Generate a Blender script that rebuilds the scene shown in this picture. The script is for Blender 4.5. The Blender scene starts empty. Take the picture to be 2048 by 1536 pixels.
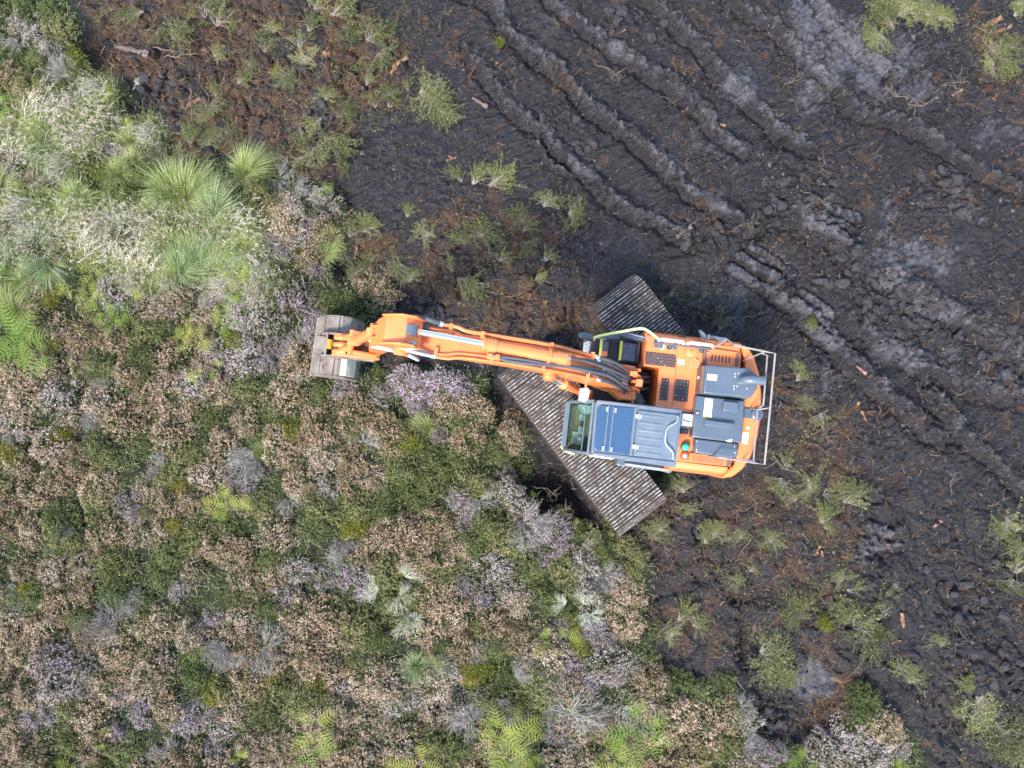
import bpy, bmesh, math, random
import numpy as np
from mathutils import Vector, Matrix
R = math.radians
C = bpy.context.scene.collection
scene = bpy.context.scene

# ---------------------------------------------------------------- camera
CAM_H = 16.7; FPX = 1420.0; TILT = R(4.0)      # drone height, focal length in pixels of the 2048 px photo, tilt off nadir
cam_d = bpy.data.cameras.new('drone_camera'); cam_d.sensor_width = 36.0
cam_d.lens = 36.0 * FPX / 2048.0
cam_d.clip_end = 2000
cam = bpy.data.objects.new('drone_camera', cam_d); C.objects.link(cam)
cam.location = (0, 0, CAM_H); cam.rotation_euler = (TILT, 0, 0)
scene.camera = cam

# ---------------------------------------------------------------- world and light
SUN_EL, SUN_DIR = R(50), R(215)               # soft light from the lower left of the photograph (compass style: 0 = +Y, 90 = +X)
w = bpy.data.worlds.new('World'); scene.world = w; w.use_nodes = True
nt = w.node_tree; nt.nodes.clear()
wo = nt.nodes.new('ShaderNodeOutputWorld'); bg = nt.nodes.new('ShaderNodeBackground')
sky = nt.nodes.new('ShaderNodeTexSky'); sky.sky_type = 'NISHITA'; sky.sun_disc = False
sky.sun_elevation = SUN_EL; sky.sun_rotation = SUN_DIR
sky.air_density = 1.2; sky.dust_density = 1.2; sky.ozone_density = 1.0
nt.links.new(sky.outputs[0], bg.inputs[0]); bg.inputs[1].default_value = 0.15
nt.links.new(bg.outputs[0], wo.inputs[0])
sd = bpy.data.lights.new('sun', 'SUN'); sd.energy = 2.7; sd.angle = R(14); sd.color = (1.0, .95, .86)
sun = bpy.data.objects.new('sun', sd); C.objects.link(sun)
sv = Vector((math.sin(SUN_DIR) * math.cos(SUN_EL), math.cos(SUN_DIR) * math.cos(SUN_EL), math.sin(SUN_EL)))
sun.rotation_euler = (-sv).to_track_quat('-Z', 'Y').to_euler(); sun.location = sv * 40
vs = scene.view_settings
vs.view_transform = 'Standard'; vs.look = 'None'; vs.gamma = 1.0; vs.exposure = 1.58

# ---------------------------------------------------------------- pixel <-> ground helpers (pixels of the 2048 x 1536 photograph)
def unproj(px, py, z=0.0):
    x = (px - 1024.0) / FPX; y = -(py - 768.0) / FPX
    dy = y * math.cos(TILT) + math.sin(TILT); dz = y * math.sin(TILT) - math.cos(TILT)
    t = (z - CAM_H) / dz
    return (x * t, dy * t)
def proj(X, Y, Z=0.0):
    zc = Z - CAM_H
    yc = Y * math.cos(TILT) + zc * math.sin(TILT); zz = -Y * math.sin(TILT) + zc * math.cos(TILT)
    return 1024.0 + FPX * X / -zz, 768.0 - FPX * yc / -zz

# ---------------------------------------------------------------- numpy noise
def _hash(ix, iy, seed):
    h = (ix.astype(np.int64) * 374761393 + iy.astype(np.int64) * 668265263 + seed * 974634777) & 0x7fffffff
    h = ((h ^ (h >> 13)) * 1274126177) & 0x7fffffff
    return ((h ^ (h >> 16)) & 0xffff) / 65535.0
def vnoise(x, y, seed=0):
    ix = np.floor(x); iy = np.floor(y); fx = x - ix; fy = y - iy
    u = fx * fx * fx * (fx * (fx * 6 - 15) + 10); v = fy * fy * fy * (fy * (fy * 6 - 15) + 10)
    a = _hash(ix, iy, seed); b = _hash(ix + 1, iy, seed); c = _hash(ix, iy + 1, seed); d = _hash(ix + 1, iy + 1, seed)
    return (a + (b - a) * u) * (1 - v) + (c + (d - c) * u) * v
def fbm(x, y, seed=0, octs=4, gain=.5):
    s = 0; a = 1.0; n = 0.0
    for o in range(octs):
        s = s + a * vnoise(x * 2 ** o + o * 17.3, y * 2 ** o - o * 9.1, seed + o); n += a; a *= gain
    return s / n
def worley(x, y, seed=0):
    ix = np.floor(x); iy = np.floor(y)
    best = np.full(x.shape, 9.0); second = np.full(x.shape, 9.0); cid = np.zeros(x.shape)
    for dx in (-1, 0, 1):
        for dy in (-1, 0, 1):
            cx = ix + dx; cy = iy + dy
            px = cx + _hash(cx, cy, seed); py = cy + _hash(cx, cy, seed + 7)
            d = (px - x) ** 2 + (py - y) ** 2
            h = _hash(cx, cy, seed + 13)
            upd = d < best
            second = np.where(upd, best, np.minimum(second, d))
            cid = np.where(upd, h, cid); best = np.where(upd, d, best)
    return np.sqrt(best), np.sqrt(second), cid
def sstep(a, b, x):
    t = np.clip((x - a) / (b - a), 0, 1); return t * t * (3 - 2 * t)
def poly_dist(poly, x, y):
    """signed distance in the units of poly, positive inside"""
    n = len(poly); d = np.full(np.shape(x), 1e9); ins = np.zeros(np.shape(x), bool)
    for i in range(n):
        ax, ay = poly[i]; bx, by = poly[(i + 1) % n]
        ex, ey = bx - ax, by - ay; L = ex * ex + ey * ey + 1e-9
        t = np.clip(((x - ax) * ex + (y - ay) * ey) / L, 0, 1)
        d = np.minimum(d, (x - ax - t * ex) ** 2 + (y - ay - t * ey) ** 2)
        c = ((ay > y) != (by > y)) & (x < (bx - ax) * (y - ay) / (by - ay + 1e-12) + ax)
        ins ^= c
    return np.where(ins, 1, -1) * np.sqrt(d)
def line_dist(pts, x, y):
    """distance to an open polyline, and which side (sign)"""
    d = np.full(np.shape(x), 1e9); sg = np.zeros(np.shape(x))
    for (ax, ay), (bx, by) in zip(pts[:-1], pts[1:]):
        ex, ey = bx - ax, by - ay; L = ex * ex + ey * ey + 1e-9
        t = np.clip(((x - ax) * ex + (y - ay) * ey) / L, 0, 1)
        qx = x - ax - t * ex; qy = y - ay - t * ey
        q = qx * qx + qy * qy; u = q < d
        d = np.where(u, q, d); sg = np.where(u, np.sign(ex * (y - ay) - ey * (x - ax)), sg)
    return np.sqrt(d), sg

# ---------------------------------------------------------------- objects, names, labels
def tag(o, label=None, cat=None, group=None, kind=None):
    if label: o['label'] = label
    if cat: o['category'] = cat
    if group: o['group'] = group
    if kind: o['kind'] = kind
    return o
def link(name, me, mats=(), parent=None):
    for m in mats: me.materials.append(m)
    o = bpy.data.objects.new(name, me); C.objects.link(o)
    if parent is not None: o.parent = parent
    return o
def np_mesh(name, verts, quads, mat_idx=None, shade=None, smooth=False):
    """mesh straight from numpy arrays of quads; shade = one value per face kept as a face attribute"""
    me = bpy.data.meshes.new(name); verts = np.asarray(verts, np.float32); quads = np.asarray(quads, np.int32)
    k = quads.shape[1]
    me.vertices.add(len(verts)); me.vertices.foreach_set('co', verts.ravel())
    me.loops.add(quads.size); me.loops.foreach_set('vertex_index', quads.ravel())
    me.polygons.add(len(quads))
    me.polygons.foreach_set('loop_start', np.arange(0, quads.size, k, dtype=np.int32))
    if mat_idx is not None: me.polygons.foreach_set('material_index', np.asarray(mat_idx, np.int32))
    me.polygons.foreach_set('use_smooth', np.full(len(quads), smooth))
    if shade is not None:
        a = me.attributes.new('shade', 'FLOAT', 'FACE'); a.data.foreach_set('value', np.asarray(shade, np.float32))
    me.update(calc_edges=True); me.validate()
    return me

# ---------------------------------------------------------------- materials
def new_mat(name):
    m = bpy.data.materials.new(name); m.use_nodes = True
    return m, m.node_tree, m.node_tree.nodes['Principled BSDF']
def ramp(nt, stops, interp='LINEAR'):
    r = nt.nodes.new('ShaderNodeValToRGB'); r.color_ramp.interpolation = interp
    e = r.color_ramp.elements
    while len(e) < len(stops): e.new(.5)
    for el, (p, c) in zip(e, stops):
        el.position = p; el.color = (*c, 1)
    return r
def noise_node(nt, scale, detail=4, rough=.6, coord='Object', dist=0.0):
    tc = nt.nodes.new('ShaderNodeTexCoord'); n = nt.nodes.new('ShaderNodeTexNoise')
    n.inputs['Scale'].default_value = scale; n.inputs['Detail'].default_value = detail; n.inputs['Roughness'].default_value = rough
    n.inputs['Distortion'].default_value = dist
    nt.links.new(tc.outputs[coord], n.inputs['Vector']); return n
def mixc(nt, fac, a, b, mode='MIX'):
    m = nt.nodes.new('ShaderNodeMix'); m.data_type = 'RGBA'; m.blend_type = mode
    for k, v in ((0, fac), (6, a), (7, b)):
        if hasattr(v, 'is_output'): nt.links.new(v, m.inputs[k])
        elif k == 0: m.inputs[0].default_value = v
        else: m.inputs[k].default_value = (*v, 1)
    return m.outputs[2]
def paint(name, col, rough=.4, dirt=(.05, .04, .035), amount=.35, scale=3.0, metal=0.0, bump=.0, rust=None, rust_at=.62, spec=.5):
    """painted or bare metal: faded in patches, grime in a noise of its own, optional rust / chipped spots"""
    m, nt, b = new_mat(name)
    n1 = noise_node(nt, scale, 6, .65); r1 = ramp(nt, [(.42, (0, 0, 0)), (.75, (1, 1, 1))]); nt.links.new(n1.outputs[0], r1.inputs[0])
    mu = nt.nodes.new('ShaderNodeMath'); mu.operation = 'MULTIPLY'; mu.inputs[1].default_value = amount; nt.links.new(r1.outputs[0], mu.inputs[0])
    n0 = noise_node(nt, .9, 3); 
    fade = mixc(nt, n0.outputs[0], tuple(c * .84 for c in col), tuple(min(1, c * 1.12 + .025) for c in col))
    c = mixc(nt, mu.outputs[0], fade, dirt)
    if rust:
        n2 = noise_node(nt, scale * 3.1, 5, .7); r2 = ramp(nt, [(rust_at, (0, 0, 0)), (rust_at + .03, (1, 1, 1))]); nt.links.new(n2.outputs[0], r2.inputs[0])
        c = mixc(nt, r2.outputs[0], c, rust)
    nt.links.new(c, b.inputs['Base Color'])
    rr = nt.nodes.new('ShaderNodeMapRange'); rr.inputs[3].default_value = rough * .8; rr.inputs[4].default_value = min(1, rough * 1.7)
    nt.links.new(n1.outputs[0], rr.inputs[0]); nt.links.new(rr.outputs[0], b.inputs['Roughness'])
    b.inputs['Metallic'].default_value = metal; b.inputs['Specular IOR Level'].default_value = spec
    if bump:
        bp = nt.nodes.new('ShaderNodeBump'); bp.inputs['Strength'].default_value = bump; bp.inputs['Distance'].default_value = .02
        n3 = noise_node(nt, 40, 3); nt.links.new(n3.outputs[0], bp.inputs['Height']); nt.links.new(bp.outputs[0], b.inputs['Normal'])
    return m
def plant_mat(name, stops, rough=.75, rnd=.35, sheen=0, transl=.15):
    """leaf or flower colour chosen along the stops by the face attribute 'shade' and a little by the plant's own random value"""
    m, nt, b = new_mat(name)
    at = nt.nodes.new('ShaderNodeAttribute'); at.attribute_name = 'shade'
    oi = nt.nodes.new('ShaderNodeObjectInfo')
    a = nt.nodes.new('ShaderNodeMath'); a.operation = 'MULTIPLY_ADD'; a.inputs[1].default_value = rnd; 
    nt.links.new(oi.outputs['Random'], a.inputs[0])
    s = nt.nodes.new('ShaderNodeMath'); s.operation = 'SUBTRACT'; s.inputs[1].default_value = rnd * .5
    nt.links.new(at.outputs['Fac'], s.inputs[0]); nt.links.new(s.outputs[0], a.inputs[2])
    r = ramp(nt, stops); nt.links.new(a.outputs[0], r.inputs[0])
    nt.links.new(r.outputs[0], b.inputs['Base Color']); b.inputs['Roughness'].default_value = rough
    b.inputs['Specular IOR Level'].default_value = .25
    if transl:
        out = nt.nodes['Material Output']; tr = nt.nodes.new('ShaderNodeBsdfTranslucent'); mx = nt.nodes.new('ShaderNodeMixShader')
        mx.inputs[0].default_value = transl; nt.links.new(r.outputs[0], tr.inputs[0])
        nt.links.new(b.outputs[0], mx.inputs[1]); nt.links.new(tr.outputs[0], mx.inputs[2]); nt.links.new(mx.outputs[0], out.inputs[0])
    return m
# ================================================================ GROUND: one sheet, fine in the cleared bog, coarse out to the horizon
HEATH = [(-400,-300),(150,-300),(150,0),(158,80),(172,150),(232,165),(262,200),(272,240),(330,300),(350,330),(430,318),(520,330),(600,352),(672,378),(702,425),(700,470),(655,505),
         (672,560),(780,585),(790,612),(772,645),(720,690),(735,735),(800,742),(900,732),(968,742),(985,800),(1000,850),(1062,890),(1058,960),(1100,1040),
         (1180,1062),(1250,1078),(1290,1105),(1300,1180),(1288,1260),(1300,1330),(1362,1362),(1462,1368),(1492,1405),(1530,1470),(1600,1492),(1690,1500),
         (1700,1380),(1760,1398),(1822,1470),(1840,1536),(1840,1900),(-400,1900)]
BROWN = [([(150,-40),(700,-40),(760,40),(830,130),(800,200),(720,260),(690,340),(660,390),(420,330),(330,310),(250,190),(160,150)], 1.0),
         ([(660,460),(780,470),(810,560),(760,590),(670,560)], .9),
         ([(860,420),(1000,380),(1120,440),(1140,560),(1080,640),(900,640),(820,560)], .75),
         ([(1270,960),(1560,940),(1760,1000),(1790,1060),(1720,1180),(1640,1290),(1480,1330),(1300,1320),(1270,1180)], .5),
         ([(1540,730),(1680,760),(1740,900),(1700,1010),(1540,980)], .45),
         ([(1580,1280),(1700,1260),(1720,1450),(1640,1480),(1600,1400)], .8),
         ([(1930,40),(2100,20),(2100,260),(1960,220)], .6),
         ([(800,640),(1180,600),(1180,660),(1000,680),(820,640)], .7),
         ([(1060,880),(1150,900),(1230,1050),(1110,1050)], .2),
         ([(1900,590),(2100,560),(2100,700),(1930,660)], .4)]
GREY = [([(1540,30),(1620,20),(1700,90),(1800,130),(1806,160),(1770,165),(1700,120),(1660,160),(1580,110)], .85),
        ([(1640,0),(1690,10),(1750,100),(1690,90)], .7),
        ([(1730,120),(1790,140),(1776,180),(1720,160)], .7),
        ([(1640,90),(1720,140),(1640,150)], .6),
        ([(1760,440),(1870,470),(1930,520),(1890,540),(1770,530),(1740,490)], .85),
        ([(1480,470),(1560,500),(1560,540),(1500,530)], .7),
        ([(1660,415),(1705,430),(1700,450),(1645,440)], .9),
        ([(1640,440),(1690,455),(1680,475),(1630,460)], .8),
        ([(1580,1345),(1605,1310),(1640,1330),(1668,1395),(1640,1420),(1600,1410),(1575,1370)], 1.0),
        ([(1740,1055),(1770,1055),(1765,1075),(1735,1080)], .6),
        ([(1725,1085),(1755,1080),(1745,1100),(1715,1105)], .6),
        ([(1840,890),(1950,930),(1900,960),(1830,930)], .35),
        ([(1620,690),(1660,720),(1680,790),(1640,790)], .4),
        ([(960,65),(990,75),(985,105),(955,95)], .5),
        ([(1430,60),(1500,110),(1600,260),(1560,260),(1450,150)], .35)]
RIDGES = [([(930,-20),(998,10),(1022,68),(1107,133),(1193,219),(1261,267),(1329,328),(1380,373),(1440,420),(1500,455)], 16, .17),
          ([(943,103),(1015,198),(1090,256),(1124,301),(1193,366),(1244,410),(1330,444),(1380,480)], 15, .13),
          ([(1100,-10),(1135,27),(1227,89),(1295,137),(1380,191),(1427,253),(1492,300)], 15, .14),
          ([(1300,0),(1355,44),(1437,130),(1512,212),(1567,260),(1615,290)], 15, .15),
          ([(1468,0),(1539,51),(1608,120),(1673,167),(1707,212),(1782,239),(1854,263),(1940,330),(2048,380)], 14, .14),
          ([(1640,0),(1690,70),(1740,110),(1800,150)], 12, .12),
          ([(1064,270),(1100,320),(1130,350)], 7, .06),
          ([(1540,560),(1640,650),(1730,740),(1800,800),(1880,860)], 20, .14),
          ([(1860,780),(1930,860),(2000,930),(2080,1010)], 16, .12),
          ([(1600,420),(1700,500),(1800,560),(1960,650),(2080,720)], 28, .14),
          ([(1700,640),(1800,700),(1900,750),(2080,800)], 24, .1),
          ([(1720,1120),(1760,1080),(1800,1050)], 18, .10)]
CLODS = [([(1690,540),(1780,540),(1900,600),(1900,700),(1800,690),(1710,620)], 1.0), ([(1820,330),(1930,340),(1940,440),(1830,430)], .8),
         ([(1330,430),(1520,400),(1580,330),(1640,300),(1700,330),(1640,440),(1560,480),(1400,520)], .8), ([(1600,440),(1760,520),(1760,600),(1620,560)], .8),
         ([(270,150),(360,160),(360,240),(280,240)], 1.0), ([(1840,600),(2060,640),(2060,780),(1900,760)], .6), ([(1860,1220),(1990,1220),(2060,1340),(1980,1500),(1860,1460)], .8),
         ([(1070,200),(1180,240),(1190,330),(1090,300)], .5), ([(1500,1380),(1590,1420),(1600,1480),(1510,1460)], .7), ([(1200,0),(1330,20),(1330,90),(1210,70)], .6), ([(830,600),(900,600),(890,640),(830,640)], .8),
         ([(560,110),(760,130),(740,230),(600,260)], .6), ([(1700,1150),(1900,1080),(2060,1150),(2060,1250),(1850,1230)], .5)]
# parallel slots a turning track pressed into the peat: centre line start/end pixels
SLOTS = [((1478,512),(1560,560)),((1462,535),(1545,585)),((1500,492),(1585,545)),((1550,590),(1610,625)),((1585,600),(1650,640)),((1600,585),(1660,625)),
         ((1640,430),(1702,460)),((1630,455),(1690,485)),((1655,412),(1720,438)),((1740,1050),(1772,1068)),((1720,1082),(1752,1092)),((1730,1100),(1800,1090)),((1622,650),(1660,690))]
PITS = [((205,85),45,70,.35),((300,195),45,50,.25),((1090,950),75,70,.55),((1150,985),60,60,.5),((1500,1290),22,60,.35),((1480,1190),35,14,.2),((720,520),50,40,.25),((860,740),60,14,.2),
        ((1620,1400),55,80,.22),((1540,1420),40,60,.2),((1180,640),30,40,.25),((1000,800),35,60,.3),((690,400),30,45,.25),((1940,1430),60,50,.2),((1560,270),30,26,.1)]
TRACK_C = None   # set below: flat bed under the machine
X0, X1, Y0, Y1, GS = -14.6, 14.6, -9.4, 12.9, .026
def axis(a, b, s):
    core = np.arange(a, b + s, s)
    out = [core[-1]]; st = s
    lo = []; hi = []
    v = core[0]; st = s * 4
    while v > -700: v -= st; lo.append(v); st *= 1.45
    v = core[-1]; st = s * 4
    while v < 700: v += st; hi.append(v); st *= 1.45
    return np.concatenate([np.array(lo[::-1]), core, np.array(hi)])
gx = axis(X0, X1, GS); gy = axis(Y0, Y1, GS)
GX, GY = np.meshgrid(gx, gy)
PX, PY = proj(np.clip(GX, X0 - 3, X1 + 3), np.clip(GY, Y0 - 3, Y1 + 3), 0.0)
wob = (fbm(GX * 1.3, GY * 1.3, 5, 4) - .5)
wob2 = (fbm(GX * 1.3 + 40, GY * 1.3, 9, 4) - .5)
qx = PX + wob * 70; qy = PY + wob2 * 70
hd = poly_dist(HEATH, qx, qy)
far = ((GX < X0) | (GX > X1) | (GY < Y0) | (GY > Y1))
m_heath = sstep(-14, 14, hd)
def blobs(lst, soft):
    m = np.zeros(GX.shape)
    for poly, a in lst: m = np.maximum(m, a * sstep(-soft, soft, poly_dist(poly, qx, qy)))
    return m
m_brown = blobs(BROWN, 40); m_grey = blobs(GREY, 14); m_clod = blobs(CLODS, 30)
m_brown *= 1 - m_heath; m_clod *= 1 - m_heath; m_grey *= 1 - m_heath
peat = 1 - m_heath
# ---- height
hgt = .10 * (fbm(GX * .35, GY * .35, 1, 3) - .5)
hgt += m_heath * (.16 + .16 * (fbm(GX * 1.1, GY * 1.1, 3, 4) - .4))
rough = .06 * (fbm(GX * 3, GY * 3, 21, 5, .55) - .5)
fine = .036 * (fbm(GX * 14, GY * 14, 31, 3, .6) - .5)
hgt += peat * (rough + fine)
# striations left by the track plates: rows running from lower left to upper right, steeper towards the lower right
rgt = np.clip((PX - 1100) / 900, 0, 1) * .4 + np.clip((PY - 500) / 900, 0, 1) * .9
ang = R(33) + R(26) * np.clip(rgt, 0, 1)
warp = (fbm(GX * .8, GY * .8, 41, 3) - .5) * .5
u = (-np.sin(ang) * GX + np.cos(ang) * GY) + warp; vv = (np.cos(ang) * GX + np.sin(ang) * GY)
st = vnoise(u * 13 + 3.7 * (fbm(GX * 2.2, GY * 2.2, 57, 2) - .5), vv * 1.6, 51) * .65 + vnoise(u * 27, vv * 3.1, 52) * .35
m_str = peat * (1 - .8 * m_brown) * (1 - m_clod) * sstep(.38, .55, fbm(GX * .55, GY * .55, 61, 3) + .12)
hgt += m_str * .115 * (st - .5)
rid = np.zeros(GX.shape); wob3 = fbm(GX * 5, GY * 5, 78, 3) - .5
r1, r2, rl = worley(GX * 6.5, GY * 6.5, 79); rl = np.clip(1 - r1 * 1.1, 0, 1) * (.4 + .9 * rl)
for pts, wd, hh in RIDGES:
    wd = wd * (.55 + .6 * fbm(GX * 1.1, GY * 1.1, 77, 3))
    pd, sg = line_dist(pts, PX + wob * 14 + wob3 * 12 + (rl - .4) * 9, PY + wob2 * 14 - wob3 * 12 + (rl - .4) * 9)
    bump = np.exp(-(pd / wd) ** 2)
    trough = np.exp(-((pd - wd * 1.5) / (wd * .7)) ** 2) * (sg > 0)
    mod = np.clip(2.0 * fbm(GX * 1.5, GY * 1.5, 71, 4) - .25, .25, 1.1) * (.62 + .6 * rl)
    hgt += peat * (hh * 1.15 * bump * mod - hh * .8 * trough)
    rid = np.maximum(rid, bump)
# lumps: broken peat along the ridges and in the churned places
f1, f2, cid = worley(GX * 5.2 + wob * 1.2, GY * 5.2 + wob2 * 1.2, 81)
g1, g2, gid = worley(GX * 11, GY * 11, 83)
lump = np.clip(1 - f1 * 1.25, 0, 1) ** .6 * (.35 + .9 * cid)
lump2 = np.clip(1 - g1 * 1.25, 0, 1) ** .6 * (.3 + .9 * gid)
m_lump = np.clip(np.maximum(m_clod, np.clip(rid * 1.2, 0, 1) * .75), 0, 1)
m_lump = np.maximum(m_lump, .38 * sstep(.42, .62, fbm(GX * .8, GY * .8, 85, 4))) * peat
hgt += m_lump * (.14 * lump + .06 * lump2)
hgt += peat * m_brown * (.07 * lump2 * sstep(.45, .7, fbm(GX * 1.7, GY * 1.7, 91, 3)) + .05 * (fbm(GX * 6, GY * 6, 93, 4) - .5))
hgt += peat * .03 * lump2 * sstep(.5, .65, fbm(GX * .9, GY * .9, 95, 3))
for (a, b) in SLOTS:
    pd, sg = line_dist([a, b], PX + wob * 10, PY + wob2 * 10)
    hgt += (.05 + .05 * rl) * sstep(12, 5, pd) * sstep(.3, .5, fbm(GX * 3, GY * 3, 87, 3)) - .06 * np.exp(-((pd - 13) / 4.5) ** 2)
    m_grey = np.maximum(m_grey, .75 * sstep(12, 5, pd))
for (cx, cy), rx, ry, dep in PITS:
    hgt -= dep * np.exp(-(((PX - cx + wob * 40) / rx) ** 2 + ((PY - cy + wob2 * 40) / ry) ** 2) ** 2)
mess = np.clip(np.maximum(m_brown * 1.3, .8 * m_clod), 0, 1) * peat
mess = np.maximum(mess, .8 * peat * sstep(-40, 60, poly_dist([(1290,930),(1760,930),(2100,1000),(2100,1600),(1800,1600),(1650,1400),(1300,1340)], qx, qy)))
big1, big2, bigc = worley(GX * 2.1 + wob * 1.5, GY * 2.1 + wob2 * 1.5, 141)
hgt += mess * (.20 * np.clip(1 - big1 * 1.2, 0, 1) * bigc - .10 * np.exp(-((big2 - big1) / .14) ** 2) * sstep(.48, .66, fbm(GX * 1.3, GY * 1.3, 143, 3)) + .07 * (fbm(GX * 4.5, GY * 4.5, 145, 4, .6) - .5))
hgt += peat * rid * .10 * (np.clip(1 - big1 * 1.3, 0, 1) - .35)
# bed for the tracks
for (cx, cy) in ((1167, 877), (1350, 741)):
    bx, by = unproj(cx, cy, .9)
    ax_ = (GX - bx) * .601 + (GY - by) * -.799; ac_ = (GX - bx) * .799 + (GY - by) * .601
    m = sstep(2.6, 2.1, np.abs(ax_)) * sstep(.95, .66, np.abs(ac_))
    hgt = hgt * (1 - m) + (-.03) * m
hgt = np.where(far, .12 * (fbm(GX * .35, GY * .35, 1, 3) - .5) + .1 * m_heath, hgt)
# ---- surface kinds, kept as colour: R heath soil, G brown fibrous peat, B pale dried crust
crack = np.clip((f2 - f1) * 3, 0, 1)
gx1 = m_grey * (.55 + 1.1 * (fbm(GX * 5, GY * 5, 101, 5, .7) - .35)) * (.35 + .65 * crack) * (.7 + .5 * st)
gx1 += peat * .42 * (.45 + .9 * st) * sstep(.5, .72, fbm(GX * 1.1, GY * 1.1, 111, 5, .6)) * (1 - m_brown) * (.4 + .7 * np.clip((PX - 700) / 1000, 0, 1)) * np.clip((1150 - PY) / 500, .2, 1)
gx1 += peat * .42 * rid * (.4 + rl)
gx1 = np.maximum(gx1, .95 * sstep(-6, 18, poly_dist([(1580,1345),(1605,1300),(1640,1325),(1668,1395),(1640,1425),(1600,1412),(1572,1372)], qx, qy)) * (.75 + .4 * (crack - .5)))
m_brown = m_brown * (1 - gx1)
brn = np.clip(m_brown * (.1 + 2.6 * (fbm(GX * 2.6, GY * 2.6, 121, 5, .68) - .33)), 0, 1) + peat * .6 * sstep(.55, .72, fbm(GX * 3.6, GY * 3.6, 131, 5, .7)) * sstep(.42, .6, fbm(GX * .7, GY * .7, 133, 3))
col = np.stack([m_heath, np.clip(brn, 0, 1), np.clip(gx1, 0, 1), np.ones(GX.shape)], -1).astype(np.float32)
nx, ny = len(gx), len(gy)
col[far, 1] = .3; col[far, 2] = .15
idx = np.arange(nx * ny).reshape(ny, nx)
quads = np.stack([idx[:-1, :-1], idx[:-1, 1:], idx[1:, 1:], idx[1:, :-1]], -1).reshape(-1, 4)
me = np_mesh('ground', np.stack([GX, GY, hgt], -1).reshape(-1, 3), quads, smooth=True)
ca = me.color_attributes.new('surface', 'FLOAT_COLOR', 'POINT'); ca.data.foreach_set('color', col.ravel())
def ground_z(x, y):
    i = np.clip(np.searchsorted(gx, x), 1, nx - 1); j = np.clip(np.searchsorted(gy, y), 1, ny - 1)
    return float(hgt[j, i])
def surf(x, y):
    i = np.clip(np.searchsorted(gx, x), 1, nx - 1); j = np.clip(np.searchsorted(gy, y), 1, ny - 1)
    return col[j, i]
def at(px, py):
    x, y = unproj(px, py, .1); z = ground_z(x, y)
    x, y = unproj(px, py, z); return x, y, ground_z(x, y)

m_ground, nt, b = new_mat('bog_ground')
ca_n = nt.nodes.new('ShaderNodeVertexColor'); ca_n.layer_name = 'surface'
sp = nt.nodes.new('ShaderNodeSeparateColor'); nt.links.new(ca_n.outputs[0], sp.inputs[0])
na = noise_node(nt, 7, 8, .65); nb = noise_node(nt, 38, 6, .7); nc = noise_node(nt, 2.1, 5, .6)
pr = ramp(nt, [(.38, (.002, .0016, .002)), (.5, (.0082, .0066, .0084)), (.6, (.025, .021, .027)), (.7, (.068, .06, .075))]); 
mp = nt.nodes.new('ShaderNodeMapping'); mp.inputs['Rotation'].default_value = (0, 0, -R(42)); mp.inputs['Scale'].default_value = (3.2, 17, 1); tcg = nt.nodes.new('ShaderNodeTexCoord'); nt.links.new(tcg.outputs['Object'], mp.inputs[0])
ns = nt.nodes.new('ShaderNodeTexNoise'); ns.inputs['Scale'].default_value = 1.0; ns.inputs['Detail'].default_value = 5; ns.inputs['Roughness'].default_value = .65; ns.inputs['Distortion'].default_value = .5; nt.links.new(mp.outputs[0], ns.inputs['Vector'])
cmb = nt.nodes.new('ShaderNodeMix'); cmb.data_type = 'FLOAT'; cmb.inputs[0].default_value = .5; nt.links.new(nb.outputs[0], cmb.inputs[2]); nt.links.new(ns.outputs[0], cmb.inputs[3])
nt.links.new(cmb.outputs[0], pr.inputs[0])
br = ramp(nt, [(.30, (.010, .0055, .003)), (.48, (.036, .017, .0075)), (.6, (.08, .037, .014)), (.74, (.17, .078, .028))]); nt.links.new(nb.outputs[0], br.inputs[0])
gr = ramp(nt, [(.32, (.022, .021, .025)), (.52, (.066, .064, .075)), (.72, (.125, .122, .14))]); nt.links.new(na.outputs[0], gr.inputs[0])
hr = ramp(nt, [(.3, (.009, .010, .005)), (.5, (.015, .018, .007)), (.62, (.024, .034, .009)), (.8, (.06, .07, .014))]); nt.links.new(nc.outputs[0], hr.inputs[0])
def sharp(src, nz, lo, hi):
    a = nt.nodes.new('ShaderNodeMath'); a.operation = 'MULTIPLY_ADD'; a.inputs[1].default_value = .8; nt.links.new(nz, a.inputs[0]); nt.links.new(src, a.inputs[2])
    r = nt.nodes.new('ShaderNodeMapRange'); r.interpolation_type = 'SMOOTHSTEP'; r.inputs[1].default_value = lo; r.inputs[2].default_value = hi
    nt.links.new(a.outputs[0], r.inputs[0]); return r.outputs[0]
c1 = mixc(nt, sharp(sp.outputs['Green'], nb.outputs[0], .55, 1.05), pr.outputs[0], br.outputs[0])
c2 = mixc(nt, sharp(sp.outputs['Blue'], nb.outputs[0], .58, 1.0), c1, gr.outputs[0])
c3 = mixc(nt, sp.outputs['Red'], c2, hr.outputs[0])
nt.links.new(c3, b.inputs['Base Color'])
rg = nt.nodes.new('ShaderNodeMapRange'); rg.inputs[3].default_value = .28; rg.inputs[4].default_value = .78; nt.links.new(na.outputs[0], rg.inputs[0]); rm = nt.nodes.new('ShaderNodeMath'); rm.operation = 'MAXIMUM'; nt.links.new(rg.outputs[0], rm.inputs[0]); nt.links.new(sp.outputs['Red'], rm.inputs[1]); nt.links.new(rm.outputs[0], b.inputs['Roughness'])
b.inputs['Specular IOR Level'].default_value = .45
bp = nt.nodes.new('ShaderNodeBump'); bp.inputs['Strength'].default_value = 1.0; bp.inputs['Distance'].default_value = .06
nt.links.new(cmb.outputs[0], bp.inputs['Height']); nt.links.new(bp.outputs[0], b.inputs['Normal'])
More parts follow.
